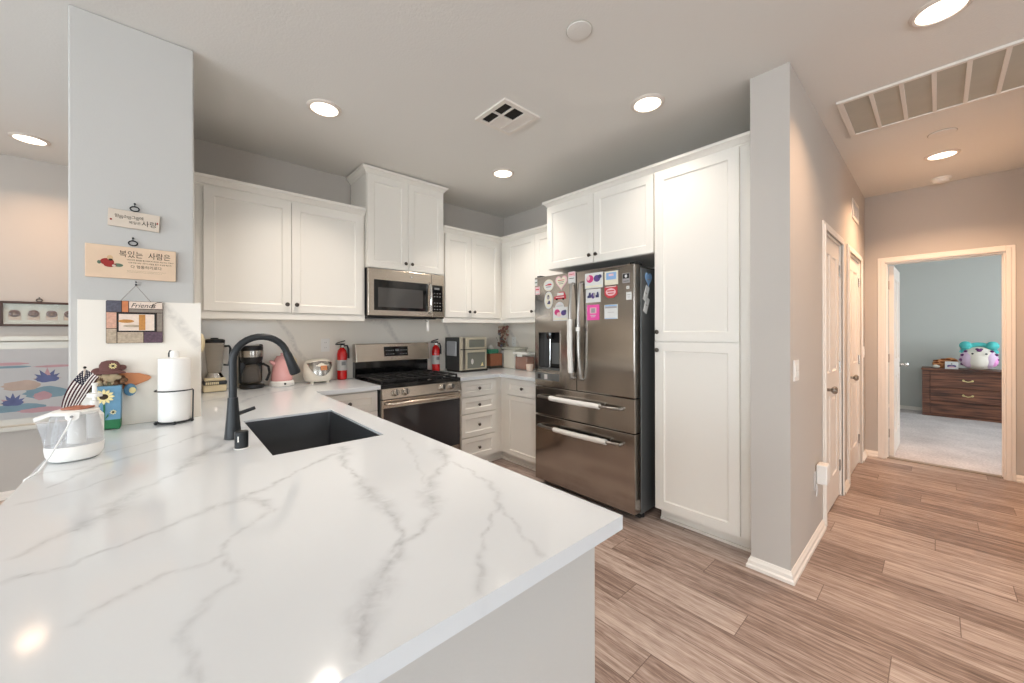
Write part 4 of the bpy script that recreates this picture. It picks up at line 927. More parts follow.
# coffee maker
t = thing('coffee_maker', 'black drip coffee maker with silver band and glass carafe', 'coffee maker', (-.792, -.115, ZC))
part(t, 'base', lambda b: b.lathe([(.078, .003), (.082, .010), (.080, .030), (.070, .034)], (0, -.01, 0), 'black_plastic', 28))
part(t, 'tower', lambda b: (b.box(-.075, .075, .035, .095, .034, .32, 'black_plastic'), b.box(.052, .076, .0, .05, .21, .335, 'black_plastic')), bevel=.010)
part(t, 'brew_head', lambda b: b.lathe([(.055, .195), (.070, .215), (.074, .235), (.074, .315), (.068, .324), (.010, .328)], (0, -.005, 0), 'black_plastic', 28))
part(t, 'silver_band', lambda b: b.lathe([(.0752, .240), (.0755, .242), (.0755, .286), (.0752, .288)], (0, -.005, 0), 'nickel', 28, cap=False))
part(t, 'carafe', lambda b: b.lathe([(.048, .0345), (.062, .045), (.068, .085), (.060, .130), (.042, .165), (.040, .180)], (0, -.01, 0), 'coffee_glass', 28))
part(t, 'carafe_lid', lambda b: b.lathe([(.043, .1805), (.043, .192), (.02, .194)], (0, -.01, 0), 'black_plastic', 24))
part(t, 'carafe_handle', lambda b: b.tube([(.040, -.01, .178), (.075, -.012, .182), (.108, -.014, .160), (.116, -.014, .11), (.100, -.012, .062), (.092, -.012, .050)], .0095, 'black_plastic', 10))
# kettle
t = thing('electric_kettle', 'pink retro electric kettle on a white base', 'kettle', (-.590, -.120, ZC))
part(t, 'base', lambda b: b.lathe([(.085, .002), (.087, .008), (.086, .032), (.078, .042)], (0, 0, 0), 'white_plastic', 32))
part(t, 'body', lambda b: b.lathe([(.074, .0425), (.076, .05), (.072, .10), (.058, .19), (.050, .215), (.040, .228)], (0, 0, 0), 'pink_enamel', 32))
part(t, 'lid', lambda b: b.lathe([(.041, .2282), (.036, .238), (.012, .242), (.008, .250), (.011, .257), (.004, .262)], (0, 0, 0), 'pink_enamel', 24))
part(t, 'spout', lambda b: b.tube([(-.050, -.01, .175), (-.068, -.015, .190), (-.084, -.018, .203)], [.020, .015, .010], 'pink_enamel', 14))
part(t, 'handle', lambda b: b.tube([(.045, 0, .222), (.075, 0, .230), (.098, 0, .205), (.104, 0, .15), (.094, 0, .09), (.076, 0, .075)], .009, 'cream_plastic', 10))
part(t, 'dial', lambda b: b.lathe([(.008, 0), (.008, -.006)], (.005, -.084, .022), 'black_plastic', 12, 'y'))
# rice cooker
t = thing('rice_cooker', 'white rounded rice cooker with silver control face and orange display', 'rice cooker', (-.320, -.118, ZC))
def rc_body(b):
    prof = [(.070, .012), (.098, .020), (.112, .05), (.116, .10), (.110, .150), (.092, .186), (.060, .203), (.012, .207)]
    b.lathe(prof, (0, 0, 0), 'cooker_white', 36, 'z', (1.02, .92))
part(t, 'body', rc_body)
def rc_face(b):
    # smile-shaped control face lying on the front slope of the lid
    n = 20; vs = []; 
    for i in range(n + 1):
        x = -.099 + .198 * i / n; k = 1 - (x / .099) ** 2
        zt_ = .168 + .020 * k; zb_ = .168 - .105 * (max(k, 0) ** .8)
        for z in (zb_, (zb_ + zt_) / 2, zt_):
            # project on the body's front
            rr = np.interp(z, [.05, .10, .150, .186, .203], [.112, .116, .110, .092, .060]); yy = -.92 * math.sqrt(max(rr * rr - (x / 1.02) ** 2, 1e-5)) - .004
            vs.append((x, yy, z))
    fs = [(i * 3 + j, i * 3 + 3 + j, i * 3 + 4 + j, i * 3 + 1 + j) for i in range(n) for j in range(2)]; b.add(vs, fs, 'nickel')
part(t, 'control_face', rc_face)
part(t, 'display', lambda b: b.add([(-.010, -.1115, .112), (.042, -.1060, .112), (.042, -.1000, .150), (-.010, -.1060, .150)], [(0, 1, 2, 3)], 'orange_wood'))
for x in (-.06, .06): part(t, 'foot', lambda b: b.lathe([(.014, 0), (.014, .018)], (x, -.05, 0), 'cooker_white', 12))
# outlet
def outlet(name, lb, loc, rz=0, w=.072, kind='outlet'):
    t = thing(name, lb, kind, loc, rz)
    part(t, 'plate', lambda b: b.prism(rrect(-w / 2, w / 2, -.058, .058, .004, 3), -.006, 0, 'white_plastic'), bevel=.0015)
    def slots(b):
        if kind == 'outlet':
            for dz in (-.022, .022):
                b.prism(ell(0, dz, .016, .015, 16), -.0075, -.006, 'white_plastic')
                for dx in (-.006, .006): b.box(dx - .001, dx + .001, -.008, -.0074, dz - .004, dz + .005, 'gap_dark')
        else:
            for k in range(max(1, round(w / .06))):
                cx = (k - (round(w / .06) - 1) / 2) * .045; b.box(cx - .015, cx + .015, -.009, -.006, -.032, .032, 'white_plastic'); b.box(cx - .015, cx + .015, -.0095, -.009, -.001, .001, 'label_grey')
    part(t, 'rocker' if kind != 'outlet' else 'socket', slots, smooth=0); return t
outlet('wall_outlet', 'white wall outlet on the splashback above the rice cooker', (-.226, .0143, 1.226))
outlet('wall_outlet', 'white wall outlet on the side splashback beyond the white bin', (XR - .016, -.17, 1.22), -PI / 2)
outlet('light_switch', 'white double light switch on the hall wall beside the pillar edge', (1.312, YH - .0002, 1.125), 0, .105, 'switch')
outlet('light_switch', 'small white light switch at the far end of the hall wall', (4.20, YH - .0002, 1.12), 0, .072, 'switch')
t = thing('plug_in_device', 'white box-shaped device plugged in low on the hall wall', 'plug-in device', (1.845, YH - .0002, .43))
part(t, 'outlet_plate', lambda b: b.prism(rrect(-.075, -.005, -.10, .02, .004, 3), -.006, 0, 'label_grey'), bevel=.001)
part(t, 'housing', lambda b: b.box(-.045, .045, -.062, -.0065, -.062, .062, 'white_plastic'), bevel=.008)
part(t, 'cord', lambda b: b.tube([(-.045, -.01, -.062), (-.048, -.012, -.10), (-.045, -.008, -.14)], .003, 'cord_white', 6))
# fire extinguishers
def extinguisher(lb, loc, rz):
    t = thing('fire_extinguisher', lb, 'fire extinguisher', loc, rz, 'fire extinguishers beside the range')
    part(t, 'cylinder', lambda b: b.lathe([(.034, .001), (.041, .006), (.042, .02), (.042, .235), (.036, .262), (.020, .280), (.016, .288)], (0, 0, 0), 'red_enamel', 28))
    part(t, 'label', lambda b: (b.lathe([(.0424, .085), (.0428, .087), (.0428, .175), (.0424, .177)], (0, 0, 0), 'label_grey', 28, cap=False), b.box(-.018, .018, -.0436, -.0426, .13, .165, 'digit_grey')))
    part(t, 'valve', lambda b: (b.lathe([(.016, .2885), (.016, .310), (.012, .312)], (0, 0, 0), 'nickel', 14), b.lathe([(.010, 0), (.010, -.012)], (0, -.012, .300), 'white_plastic', 12, 'y')))
    part(t, 'lever', lambda b: (b.box(-.055, .022, -.011, .011, .3125, .325, 'matte_black'), b.add([(-.050, -.009, .326), (.025, -.009, .345), (.025, .009, .345), (-.050, .009, .326), (-.050, -.009, .332), (.025, -.009, .353), (.025, .009, .353), (-.050, .009, .332)], [(0, 1, 5, 4), (1, 2, 6, 5), (2, 3, 7, 6), (3, 0, 4, 7), (4, 5, 6, 7), (3, 2, 1, 0)], 'matte_black')))
    part(t, 'hose', lambda b: b.tube([(.014, 0, .302), (.045, 0, .305), (.055, -.004, .27), (.054, -.006, .20), (.052, -.006, .19)], [.008, .008, .009, .010, .012], 'matte_black', 10))
    return t
extinguisher('red fire extinguisher on the worktop left of the range by the rice cooker', (-.100, -.040, ZC), 0)
extinguisher('red fire extinguisher between the range backguard and the toaster oven', (.868, -.040, ZC), 0)
# toaster oven
t = thing('toaster_oven', 'cream steel two-window toaster oven on the far corner worktop', 'toaster oven', (1.0, -.300, ZC))
part(t, 'body', lambda b: (b.box(0, .350, .012, .285, .022, .368, 'oven_side'), b.box(.01, .36, -.012, .27, .001, .021, 'gap_dark')), bevel=.004)
part(t, 'face', lambda b: (b.box(0, .350, -.004, .0115, .022, .370, 'oven_steel'), b.box(.030, .036, -.006, -.004, .025, .366, 'toe_dark'), b.box(.062, .066, -.006, -.004, .025, .366, 'toe_dark'), b.box(.036, .062, -.0055, -.004, .03, .36, 'steel_pale')), bevel=.002)
part(t, 'upper_door', lambda b: (b.box(.080, .345, -.012, -.0045, .246, .364, 'oven_steel'), b.box(.110, .318, -.014, -.011, .262, .345, 'oven_glass')), bevel=.002)
part(t, 'lower_door', lambda b: (b.box(.070, .345, -.012, -.0045, .026, .236, 'oven_steel'), b.box(.088, .322, -.014, -.011, .038, .208, 'oven_glass'), b.prism(ell(.15, .11, .016, .030), -.0150, -.0138, 'label_grey'), b.prism([(.262, .058), (.300, .058), (.290, .082), (.284, .100), (.276, .082)], -.0150, -.0138, 'petal_yellow')), bevel=.001)
part(t, 'handle', lambda b: b.tube([(.005, -.006, .241), (.01, -.035, .241), (.34, -.035, .241), (.345, -.006, .241)], .004, 'matte_black', 8))
PB('dish_towel', 'light grey towel hanging on the dark side of the toaster oven', 'towel', lambda b: (b.box(-.011, -.0045, -.250, -.065, 1.085, 1.238, 'cloth_grey'), b.box(-.016, -.011, -.240, -.085, 1.10, 1.242, 'cloth_grey')), loc=(.999, 0, 0), bevel=.004)
# basket, tissue box, flowers, bin, container, cup
t = thing('wicker_box', 'brown woven box standing right of the toaster oven', 'box', (1.595, -.105, ZC))
part(t, 'box', lambda b: b.box(-.090, .090, -.078, .078, .030, .172, 'basket_brown'), bevel=.006)
part(t, 'base', lambda b: b.box(-.092, .092, -.080, .080, .001, .0295, 'basket_base'), bevel=.003)
t = thing('tissue_box', 'green and white tissue box on the brown woven box', 'tissue box', (1.575, -.105, ZC + .1725))
part(t, 'carton', lambda b: b.box(-.075, .070, -.055, .055, .0005, .050, 'tissue_green'), bevel=.002)
random.seed(5)
part(t, 'tissue', lambda b: b.add([(-.045, -.02, .0505), (.035, -.02, .0505), (.035, .02, .0505), (-.045, .02, .0505), (-.038, -.008, .085), (-.01, .0, .105), (.015, -.004, .084), (.030, .012, .092)], [(0, 1, 6, 5, 4), (1, 2, 7, 6), (2, 3, 4, 5, 7), (3, 0, 4), (5, 6, 7)], 'paper_white'))
t = thing('flower_vase', 'vase of dried red and pale flowers in the far kitchen corner', 'flowers', (1.775, -.085, ZC))
part(t, 'vase', lambda b: b.lathe([(.040, .001), (.052, .03), (.050, .11), (.028, .17), (.032, .20)], (0, 0, 0), 'label_grey', 20))
def stems(b):
    random.seed(8)
    for k in range(16):
        a = random.uniform(0, 2 * PI); r_ = random.uniform(.02, .10); h = random.uniform(.28, .50); b.tube([(0, 0, .19), (r_ * .4 * math.cos(a), r_ * .4 * math.sin(a), h * .7), (r_ * math.cos(a) * .95, r_ * math.sin(a) * .7, h)], .0018, 'dried_green', 5)
part(t, 'stems', stems)
def blooms(b, m, sd, n_):
    random.seed(sd)
    for k in range(n_):
        a = random.uniform(0, 2 * PI); r_ = random.uniform(.0, .085); h = random.uniform(.25, .50); c = (r_ * math.cos(a) + (h - .35) * .12, r_ * math.sin(a) * .7, h)
        for q in range(5): b.ball((c[0] + random.uniform(-.012, .012), c[1] + random.uniform(-.012, .012), c[2] + random.uniform(-.010, .010)), random.uniform(.007, .013), m, 6, 5)
for m, sd, n_ in (('blossom_red', 1, 22), ('blossom_pale', 2, 16), ('blossom_blue', 3, 3)): part(t, 'blossoms', lambda b: blooms(b, m, sd, n_))
t = thing('storage_bin', 'cream-white lidded bin between the brown box and the clear container', 'bin', (1.780, -.300, ZC))
part(t, 'tub', lambda b: b.box(-.095, .092, -.105, .105, .001, .222, 'bin_white'), bevel=.014)
part(t, 'lid', lambda b: b.box(-.108, .098, -.118, .118, .2225, .245, 'bin_white'), bevel=.006)
PB('cutting_board', 'white board standing against the side splashback behind the clear container', 'board', lambda b: b.box(0, .016, -.13, .13, 0, .232, 'bin_white'), loc=(1.862, -.560, ZC + .001), bevel=.006)
t = thing('food_container', 'clear plastic food container of brown contents with white lid', 'container', (1.715, -.535, ZC))
part(t, 'contents', lambda b: b.box(-.062, .062, -.094, .094, .008, .150, 'beans_brown'), bevel=.01)
part(t, 'tub', lambda b: b.box(-.072, .072, -.106, .106, .001, .175, 'clear'), bevel=.012)
part(t, 'lid', lambda b: (b.box(-.080, .080, -.114, .114, .1755, .198, 'white_plastic'), b.box(-.085, -.076, -.04, .04, .150, .192, 'white_plastic')), bevel=.006)
PB('ramekin', 'small tan cup on the worktop edge by the refrigerator', 'cup', lambda b: b.lathe([(.030, .001), (.036, .01), (.040, .075), (.037, .076), (.033, .02), (.002, .018)], (0, 0, 0), 'patch_cream', 24, cap=False), loc=(1.640, -.690, ZC))

# ---------------------------------------------------------------- signs on the pillar
PYF = -1.1085
t = thing('hanging_sign', 'small pale wooden plaque with short black Korean calligraphy, topmost sign', 'sign', (-1.385, PYF, 1.868))
part(t, 'board', lambda b: b.prism([(-.088, -.036), (.084, -.042), (.088, .037), (-.086, .043)], -.016, -.004, 'pale_wood'), bevel=.002)
def s1(b):
    for k, s_ in enumerate(('믿', '음', '소', '망', '그', '중', '에')): b.text(s_, -.066 + .0135 * k, -.0162, .006 - (k % 2) * .004, .017, 'ink')
    b.text('제일은', -.020, -.0162, -.018, .015, 'ink'); b.text('사랑', .022, -.0162, -.022, .030, 'ink', sx=1.0)
    b.prism(ell(-.077, -.008, .004, .004, 10), -.0168, -.016, 'ink_red'); b.prism(ell(.078, -.002, .003, .005, 10), -.0168, -.016, 'ink_red')
part(t, 'lettering', s1, smooth=0)
def hook(b, z):
    b.tube([(.015 * math.cos(2 * PI * k / 16), -.008, z + .011 * math.sin(2 * PI * k / 16)) for k in range(16)], .0028, 'matte_black', 8, True); b.lathe([(.004, 0), (.004, -.010), (.002, -.012)], (0, 0, z + .024), 'matte_black', 10, 'y'); b.tube([(0, -.008, z + .022), (0, -.008, z + .011)], .0015, 'matte_black', 6)
part(t, 'hanging_ring', lambda b: hook(b, .055))
t = thing('hanging_sign', 'wide light wooden sign with Korean lettering and a small red figure', 'sign', (-1.391, PYF, 1.666))
part(t, 'board', lambda b: b.prism(rc(0, 0, .302, .148), -.018, -.004, 'pine'), bevel=.002)
def s2(b):
    b.text('복있는  사람은', -.046, -.0182, .028, .034, 'ink', sx=.86)
    b.text('여호와의 율법을 즐거워하여 주야로 묵상하는 자로다', -.020, -.0182, .012, .0075, 'ink', sx=1.0)
    b.text('시냇가에 심은 나무가 시절을 좇아 과실을 맺으며', -.016, -.0182, -.001, .0075, 'ink')
    b.text('다 형통하리로다', -.008, -.0182, -.022, .016, 'ink'); b.box(-.02, .115, -.0184, -.018, -.036, -.0355, 'ink'); b.box(-.02, .10, -.0184, -.018, -.042, -.0415, 'ink')
part(t, 'lettering', s2, smooth=0)
part(t, 'picture', lambda b: (b.prism(ell(-.083, -.002, .022, .016), -.0186, -.018, 'ink_red'), b.prism(ell(-.074, -.016, .020, .010), -.0188, -.018, 'ink_red'), b.prism(ell(-.074, .017, .010, .011), -.0190, -.018, 'skin_tone'), b.prism(ell(-.072, .008, .007, .005), -.0192, -.018, 'seed_brown'), b.prism(ell(-.108, -.006, .006, .008), -.0186, -.018, 'ink_green'), b.prism(ell(-.048, -.014, .016, .008), -.0186, -.018, 'ink_green'), b.prism(ell(-.062, -.018, .006, .005), -.0194, -.018, 'pale_wood')), smooth=0)
part(t, 'hanging_ring', lambda b: hook(b, .095))
t = thing('photo_plaque', 'patchwork-pattern plaque lettered Friends hanging on a wire', 'plaque', (-1.383, -1.1228, 1.391)); fw, fh = .095, .098
def pb(b):
    q = [(-fw, -.045, .045, fh, 'patch_slate'), (-.045, -.022, .045, fh, 'patch_orange'), (-.022, fw, .062, fh, 'patch_cream'), (-.022, fw, .045, .062, 'patch_grey'), (-fw, -.060, -.03, .045, 'patch_rose'), (-fw, -.060, -.098, -.03, 'patch_tan'), (-.060, .028, -.098, -.045, 'patch_tan'), (.028, fw, -.098, -.045, 'patch_plum'), (.073, fw, -.045, .045, 'patch_grey')]
    b.prism(rrect(-fw, fw, -fh, fh, .006, 4), -.010, -.002, 'dark_wood')
    for x0, x1, z0, z1, m in q: b.box(x0 + .0015, x1 - .0015, -.0115, -.0098, z0 + .0015, z1 - .0015, m)
part(t, 'board', pb, smooth=0)
part(t, 'picture', lambda b: (b.box(-.060, .071, -.013, -.0098, -.045, .043, 'ink'), b.box(-.054, .065, -.0138, -.0128, -.040, .037, 'patch_cream'), b.box(.012, .034, -.0144, -.0136, -.038, .035, 'patch_ochre'), b.prism(ell(-.03, .004, .026, .008), -.0142, -.0136, 'patch_ochre'), b.prism(ell(-.01, -.018, .030, .006), -.0142, -.0136, 'patch_tan')), smooth=0)
part(t, 'lettering', lambda b: (b.text('Friends', -.016, -.0118, .068, .030, 'ink', shear=.35, sx=.95), b.tube([(.055, -.0125, .066), (.062, -.0125, .084), (.075, -.0125, .094), (.092, -.0125, .096)], .0012, 'ink', 6)), smooth=0)
part(t, 'wire', lambda b: (b.tube([(-.048, -.006, .098), (.002, -.002, .172), (.052, -.006, .098)], .0013, 'nickel', 6), b.lathe([(.004, .01), (.004, -.008)], (.002, 0, .176), 'matte_black', 8, 'y'), b.lathe([(.003, .01), (.003, -.008)], (.002, 0, .188), 'matte_black', 8, 'y')))

# ---------------------------------------------------------------- things on the left end of the worktop
t = thing('paper_towel_holder', 'black wire countertop holder around the white paper towel roll', 'paper towel holder', (-1.247, -1.205, ZC))
part(t, 'base', lambda b: (b.tube([(.062 * math.cos(2 * PI * k / 28), .062 * math.sin(2 * PI * k / 28), .007) for k in range(28)], .003, 'matte_black', 8, True), b.tube([(-.062, 0, .007), (.062, 0, .007)], .0025, 'matte_black', 6), b.tube([(0, -.062, .007), (0, .062, .007)], .0025, 'matte_black', 6)))
for a in (200, 270, 335): part(t, 'foot', lambda b: b.ball((.070 * math.cos(math.radians(a)), .070 * math.sin(math.radians(a)), .008), .0075, 'matte_black', 10, 8))
part(t, 'rod', lambda b: b.tube([(0, 0, .007), (0, 0, .325), (-.006, 0, .338), (-.016, 0, .342), (-.020, 0, .330), (-.020, 0, .312)], .0032, 'matte_black', 8))
part(t, 'arm', lambda b: b.tube([(.066, -.018, .010), (.068, -.018, .150), (.064, -.022, .155)] + [(.070 * math.cos(math.radians(a)), .070 * math.sin(math.radians(a)), .155 - .0) for a in range(-25, -215, -12)], .003, 'matte_black', 8))
def roll(b):
    b.lathe([(.0190, .012), (.0575, .012), (.0590, .016), (.0590, .302), (.0575, .306), (.0190, .306)], (0, 0, 0), 'paper_white', 40, cap=False); b.lathe([(.0190, .306), (.0190, .012)], (0, 0, 0), 'dried_tan', 24, cap=False); b.lathe([(.017, .306), (.017, .335), (.012, .341), (.003, .343)], (.0, 0, 0), 'paper_white', 20)
PB('paper_towel_roll', 'white paper towel roll standing by the pillar panel', 'paper towel', roll, loc=(-1.247, -1.205, ZC))
# planter box with painted sunflower
t = thing('painted_vase', 'blue square vase painted with a yellow sunflower and green grass', 'vase', (-1.462, -1.172, ZC))
def vb(b):
    w0, w1 = .034, .037; z0, z1, zm = .004, .192, .045
    f = lambda z: w0 + (w1 - w0) * z / .19
    for a, c, m in ((z0, zm, 'vase_green'), (zm, z1, 'vase_blue')):
        p, q = f(a), f(c); vs = [(-p, -p, a), (p, -p, a), (p, p, a), (-p, p, a), (-q, -q, c), (q, -q, c), (q, q, c), (-q, q, c)]; b.add(vs, [(0, 1, 5, 4), (1, 2, 6, 5), (2, 3, 7, 6), (3, 0, 4, 7)] + ([(3, 2, 1, 0)] if a == z0 else [(4, 5, 6, 7)]), m)
part(t, 'box', vb, smooth=0, bevel=.002)
part(t, 'foot', lambda b: [b.lathe([(.007, 0), (.007, .004)], (sx * .025, sy * .025, 0), 'vase_green', 10) for sx in (-1, 1) for sy in (-1, 1)])
def flower(b, cx, cz, r_, n_=12, y=-.038, mc='seed_brown'):
    for k in range(n_):
        a = 2 * PI * k / n_; d_ = .30
        b.prism([(cx + r_ * .35 * math.cos(a - d_), cz + r_ * .35 * math.sin(a - d_)), (cx + r_ * .75 * math.cos(a - d_ * .7), cz + r_ * .75 * math.sin(a - d_ * .7)), (cx + r_ * math.cos(a), cz + r_ * math.sin(a)), (cx + r_ * .75 * math.cos(a + d_ * .7), cz + r_ * .75 * math.sin(a + d_ * .7)), (cx + r_ * .35 * math.cos(a + d_), cz + r_ * .35 * math.sin(a + d_))], y - .001, y, 'petal_yellow')
    b.prism(ell(cx, cz, r_ * .40, r_ * .36, 18), y - .002, y, mc)
def vflow(b):
    flower(b, -.016, .148, .034, 12, -.039); b.box(-.018, -.013, -.0385, -.036, .03, .125, 'vase_green'); flower(b, .012, .078, .011, 8, -.038, 'ink')
    b.prism([(-.013, .05), (-.003, .075), (-.002, .062)], -.038, -.036, 'vase_green'); b.prism([(-.018, .06), (-.028, .085), (-.026, .07)], -.038, -.036, 'vase_green')
part(t, 'sunflower', vflow, smooth=0)
# doll behind it
t = thing('straw_doll', 'rag doll in a brown hat with a yellow flower behind the blue vase', 'doll', (-1.462, -1.150, ZC + .192))
def hat(b):
    b.lathe([(.050, .052), (.052, .056), (.046, .062), (.034, .068), (.033, .092), (.026, .106), (.010, .112)], (-.002, -.01, 0), 'hat_brown', 24, 'z', (1.0, .6)); b.ball((-.040, -.008, .062), .020, 'hat_brown', 12, 8, (1, .6, .9)); b.ball((.036, -.008, .078), .016, 'hat_brown', 12, 8, (1, .6, .8))
part(t, 'hat', hat)
def hatflower(b): b.T = Matrix.Translation((.010, 0, .088)); flower(b, 0, 0, .014, 10, -.037)
part(t, 'hat_flower', hatflower, smooth=0)
def hair(b):
    random.seed(3)
    for k in range(26):
        a = random.uniform(-1, 1); b.ball((a * .050, random.uniform(-.015, .01), .014 + random.uniform(-.008, .030) * (1.3 - abs(a))), random.uniform(.008, .014), 'hair_brown', 8, 6)
part(t, 'hair', hair)
part(t, 'face', lambda b: [b.ball((x_, -.020, z_), r_, 'dried_tan', 10, 8, (1, .5, .9)) for x_, z_, r_ in ((-.012, .038, .018), (.012, .040, .018), (0, .030, .018), (.024, .036, .012))])
def sprigs(b):
    random.seed(12)
    for k in range(34):
        x_ = random.uniform(-.085, .01); z_ = random.uniform(-.012, .045) - abs(x_ + .03) * .1; b.ball((x_, random.uniform(-.030, .0), z_), random.uniform(.006, .012), random.choice(['dried_tan', 'dried_green', 'dried_tan']), 6, 5)
        if k % 3 == 0: b.tube([(x_, -.01, z_), (x_ * .3, -.005, -.01)], .0015, 'dried_green', 5)
part(t, 'dried_flowers', sprigs)
part(t, 'skirt', lambda b: (b.ball((.062, .008, -.028), .024, 'vase_blue', 12, 8, (.9, .4, 1.2)), b.ball((.070, -.004, -.030), .012, 'petal_yellow', 8, 6, (1, .4, 1.2)), b.tube([(.04, .01, .0), (.06, .010, -.02)], .004, 'dark_wood', 6)))
PB('wooden_leaf_board', 'orange-brown wooden leaf-shaped board leaning behind the doll', 'wooden board', lambda b: b.prism([(-.060, -.005), (-.045, -.032), (-.010, -.028), (.030, -.010), (.060, .004), (.072, .016), (.064, .026), (.030, .040), (-.020, .045), (-.060, .040)][::1], -.006, .003, 'orange_wood'), loc=(-1.400, -1.130, 1.112), bevel=.003, smooth=30)
bpy.data.objects['wooden_leaf_board'].data.update()
# humidifier
t = thing('humidifier', 'white humidifier with clear water tank at the left end of the worktop', 'humidifier', (-1.505, -1.680, ZC))
EL = (1.0, .92)
part(t, 'base', lambda b: b.lathe([(.046, .001), (.058, .006), (.066, .020), (.069, .040), (.0690, .053)], (0, 0, 0), 'white_plastic', 40, 'z', EL))
part(t, 'tank', lambda b: b.lathe([(.0685, .0535), (.0675, .080), (.062, .120), (.054, .152), (.053, .1545)], (0, 0, 0), 'water_clear', 40, 'z', EL))
part(t, 'inner_column', lambda b: b.lathe([(.022, .054), (.022, .150)], (.004, .0, 0), 'white_plastic', 20))
def lid(b):
    b.lathe([(.056, .155), (.058, .158), (.058, .164), (.050, .168), (.004, .169)], (0, 0, 0), 'white_plastic', 40, 'z', EL)
    b.add([(-.045, -.022, .158), (-.086, -.018, .140), (-.086, .012, .140), (-.045, .022, .158), (-.045, -.022, .167), (-.088, -.018, .152), (-.088, .012, .152), (-.045, .022, .167)], [(0, 1, 5, 4), (1, 2, 6, 5), (2, 3, 7, 6), (4, 5, 6, 7), (3, 2, 1, 0)], 'white_plastic')
    b.prism([(-.016, .165), (-.014, .146), (-.006, .140), (.008, .140), (.016, .146), (.018, .165)], -.062, -.046, 'white_plastic'); b.lathe([(.004, 0), (.004, -.004)], (.0, -.062, .153), 'digit_grey', 10, 'y')
part(t, 'lid', lid, smooth=35)
part(t, 'spout', lambda b: b.add([(-.060, -.014, .135), (-.084, -.012, .139), (-.084, .008, .139), (-.060, .012, .135), (-.066, -.012, .06), (-.068, 0, .055)], [(0, 1, 4), (1, 2, 5, 4), (2, 3, 5), (0, 4, 5, 3)], 'water_clear'))
def coil(b):
    pts = []
    for k in range(60): a = k * .55; r_ = .010 + .030 * (k / 60); pts.append((r_ * math.cos(a), r_ * .75 * math.sin(a), .003 + .002 * math.sin(k * 1.7)))
    b.tube(pts, .0035, 'copper_tone', 6)
PB('copper_mat', 'small copper-coloured coiled mat lying on the humidifier lid', 'mat', coil, loc=(-1.500, -1.676, ZC + .1695))
t = thing('power_cord', 'thin white power cord running off the worktop edge from the humidifier', 'cord', (-1.505, -1.742, ZC))
part(t, 'wire', lambda b: b.tube([(.0, -.002, .148), (-.006, -.020, .125), (-.020, -.052, .085), (-.036, -.080, .045), (-.055, -.100, .012), (-.070, -.110, .003), (-.078, -.112, -.002), (-.082, -.113, -.03), (-.083, -.12, -.25), (-.085, -.16, -.60), (-.085, -.2, -.905)], .0024, 'cord_white', 8))
# hand-pump bottle
t = thing('pump_bottle', 'white pump bottle standing behind the humidifier', 'bottle', (-1.470, -1.575, ZC))
part(t, 'bottle', lambda b: b.lathe([(.022, .001), (.024, .006), (.024, .130), (.010, .148), (.010, .160)], (0, 0, 0), 'white_plastic', 20))
part(t, 'pump', lambda b: (b.lathe([(.012, .1605), (.012, .180), (.006, .183), (.006, .192), (.020, .194), (.020, .206), (.007, .209), (.006, .236), (.009, .238), (.009, .244), (.002, .245)], (0, 0, 0), 'white_plastic', 18)))
# flag on a stick
t = thing('small_flag', 'small striped stars-and-stripes flag on a stick behind the humidifier', 'flag', (-1.490, -1.575, ZC))
part(t, 'stick', lambda b: (b.tube([(-.030, .030, .001), (-.018, .016, .15), (-.004, 0, .298)], .0022, 'pale_wood', 8), b.ball((-.004, 0, .302), .0045, 'ink', 10, 8), b.lathe([(.018, .0005), (.018, .006)], (-.030, .030, 0), 'black_plastic', 16)))
def flag(b):
    # cloth hanging in a drooping curve: rows across, seven columns of stripes
    L_, H_ = 26, 13; P = []
    for j in range(H_ + 1):
        row = []
        for i in range(L_ + 1):
            u, v = i / L_, j / H_   # u along the fly, v across stripes
            # hoist edge follows the stick's top; the fly droops down and to the left
            x_ = -.003 + .036 * v - (.058 + .006 * v) * math.sin(u * 1.35) + .012 * v * math.sin(PI * u)
            z_ = .296 - .032 * v - .128 * u ** 1.3 - .010 * math.sin(PI * v) * u
            y_ = .004 * math.sin(6 * u + 5 * v) ; row.append((x_, y_, z_))
        P.append(row)
    for j in range(H_):
        for i in range(L_):
            m = 'flag_blue' if (i < 10 and j < 7) else ('flag_red' if j % 2 == 0 else 'flag_white'); b.add([P[j][i], P[j][i + 1], P[j + 1][i + 1], P[j + 1][i]], [(0, 1, 2, 3)], m)
    for j in range(7):
        for i in range(5):
            c = Vector(P[j][i * 2 + (j % 2)]); c2 = Vector(P[j + 1][i * 2 + (j % 2)]); q = (c + c2) / 2 + Vector((0, -.0012, 0)); b.ball(q, .0016, 'flag_white', 5, 4)
o = part(t, 'cloth', flag); w = o.modifiers.new('thick', 'SOLIDIFY'); w.thickness = .0008

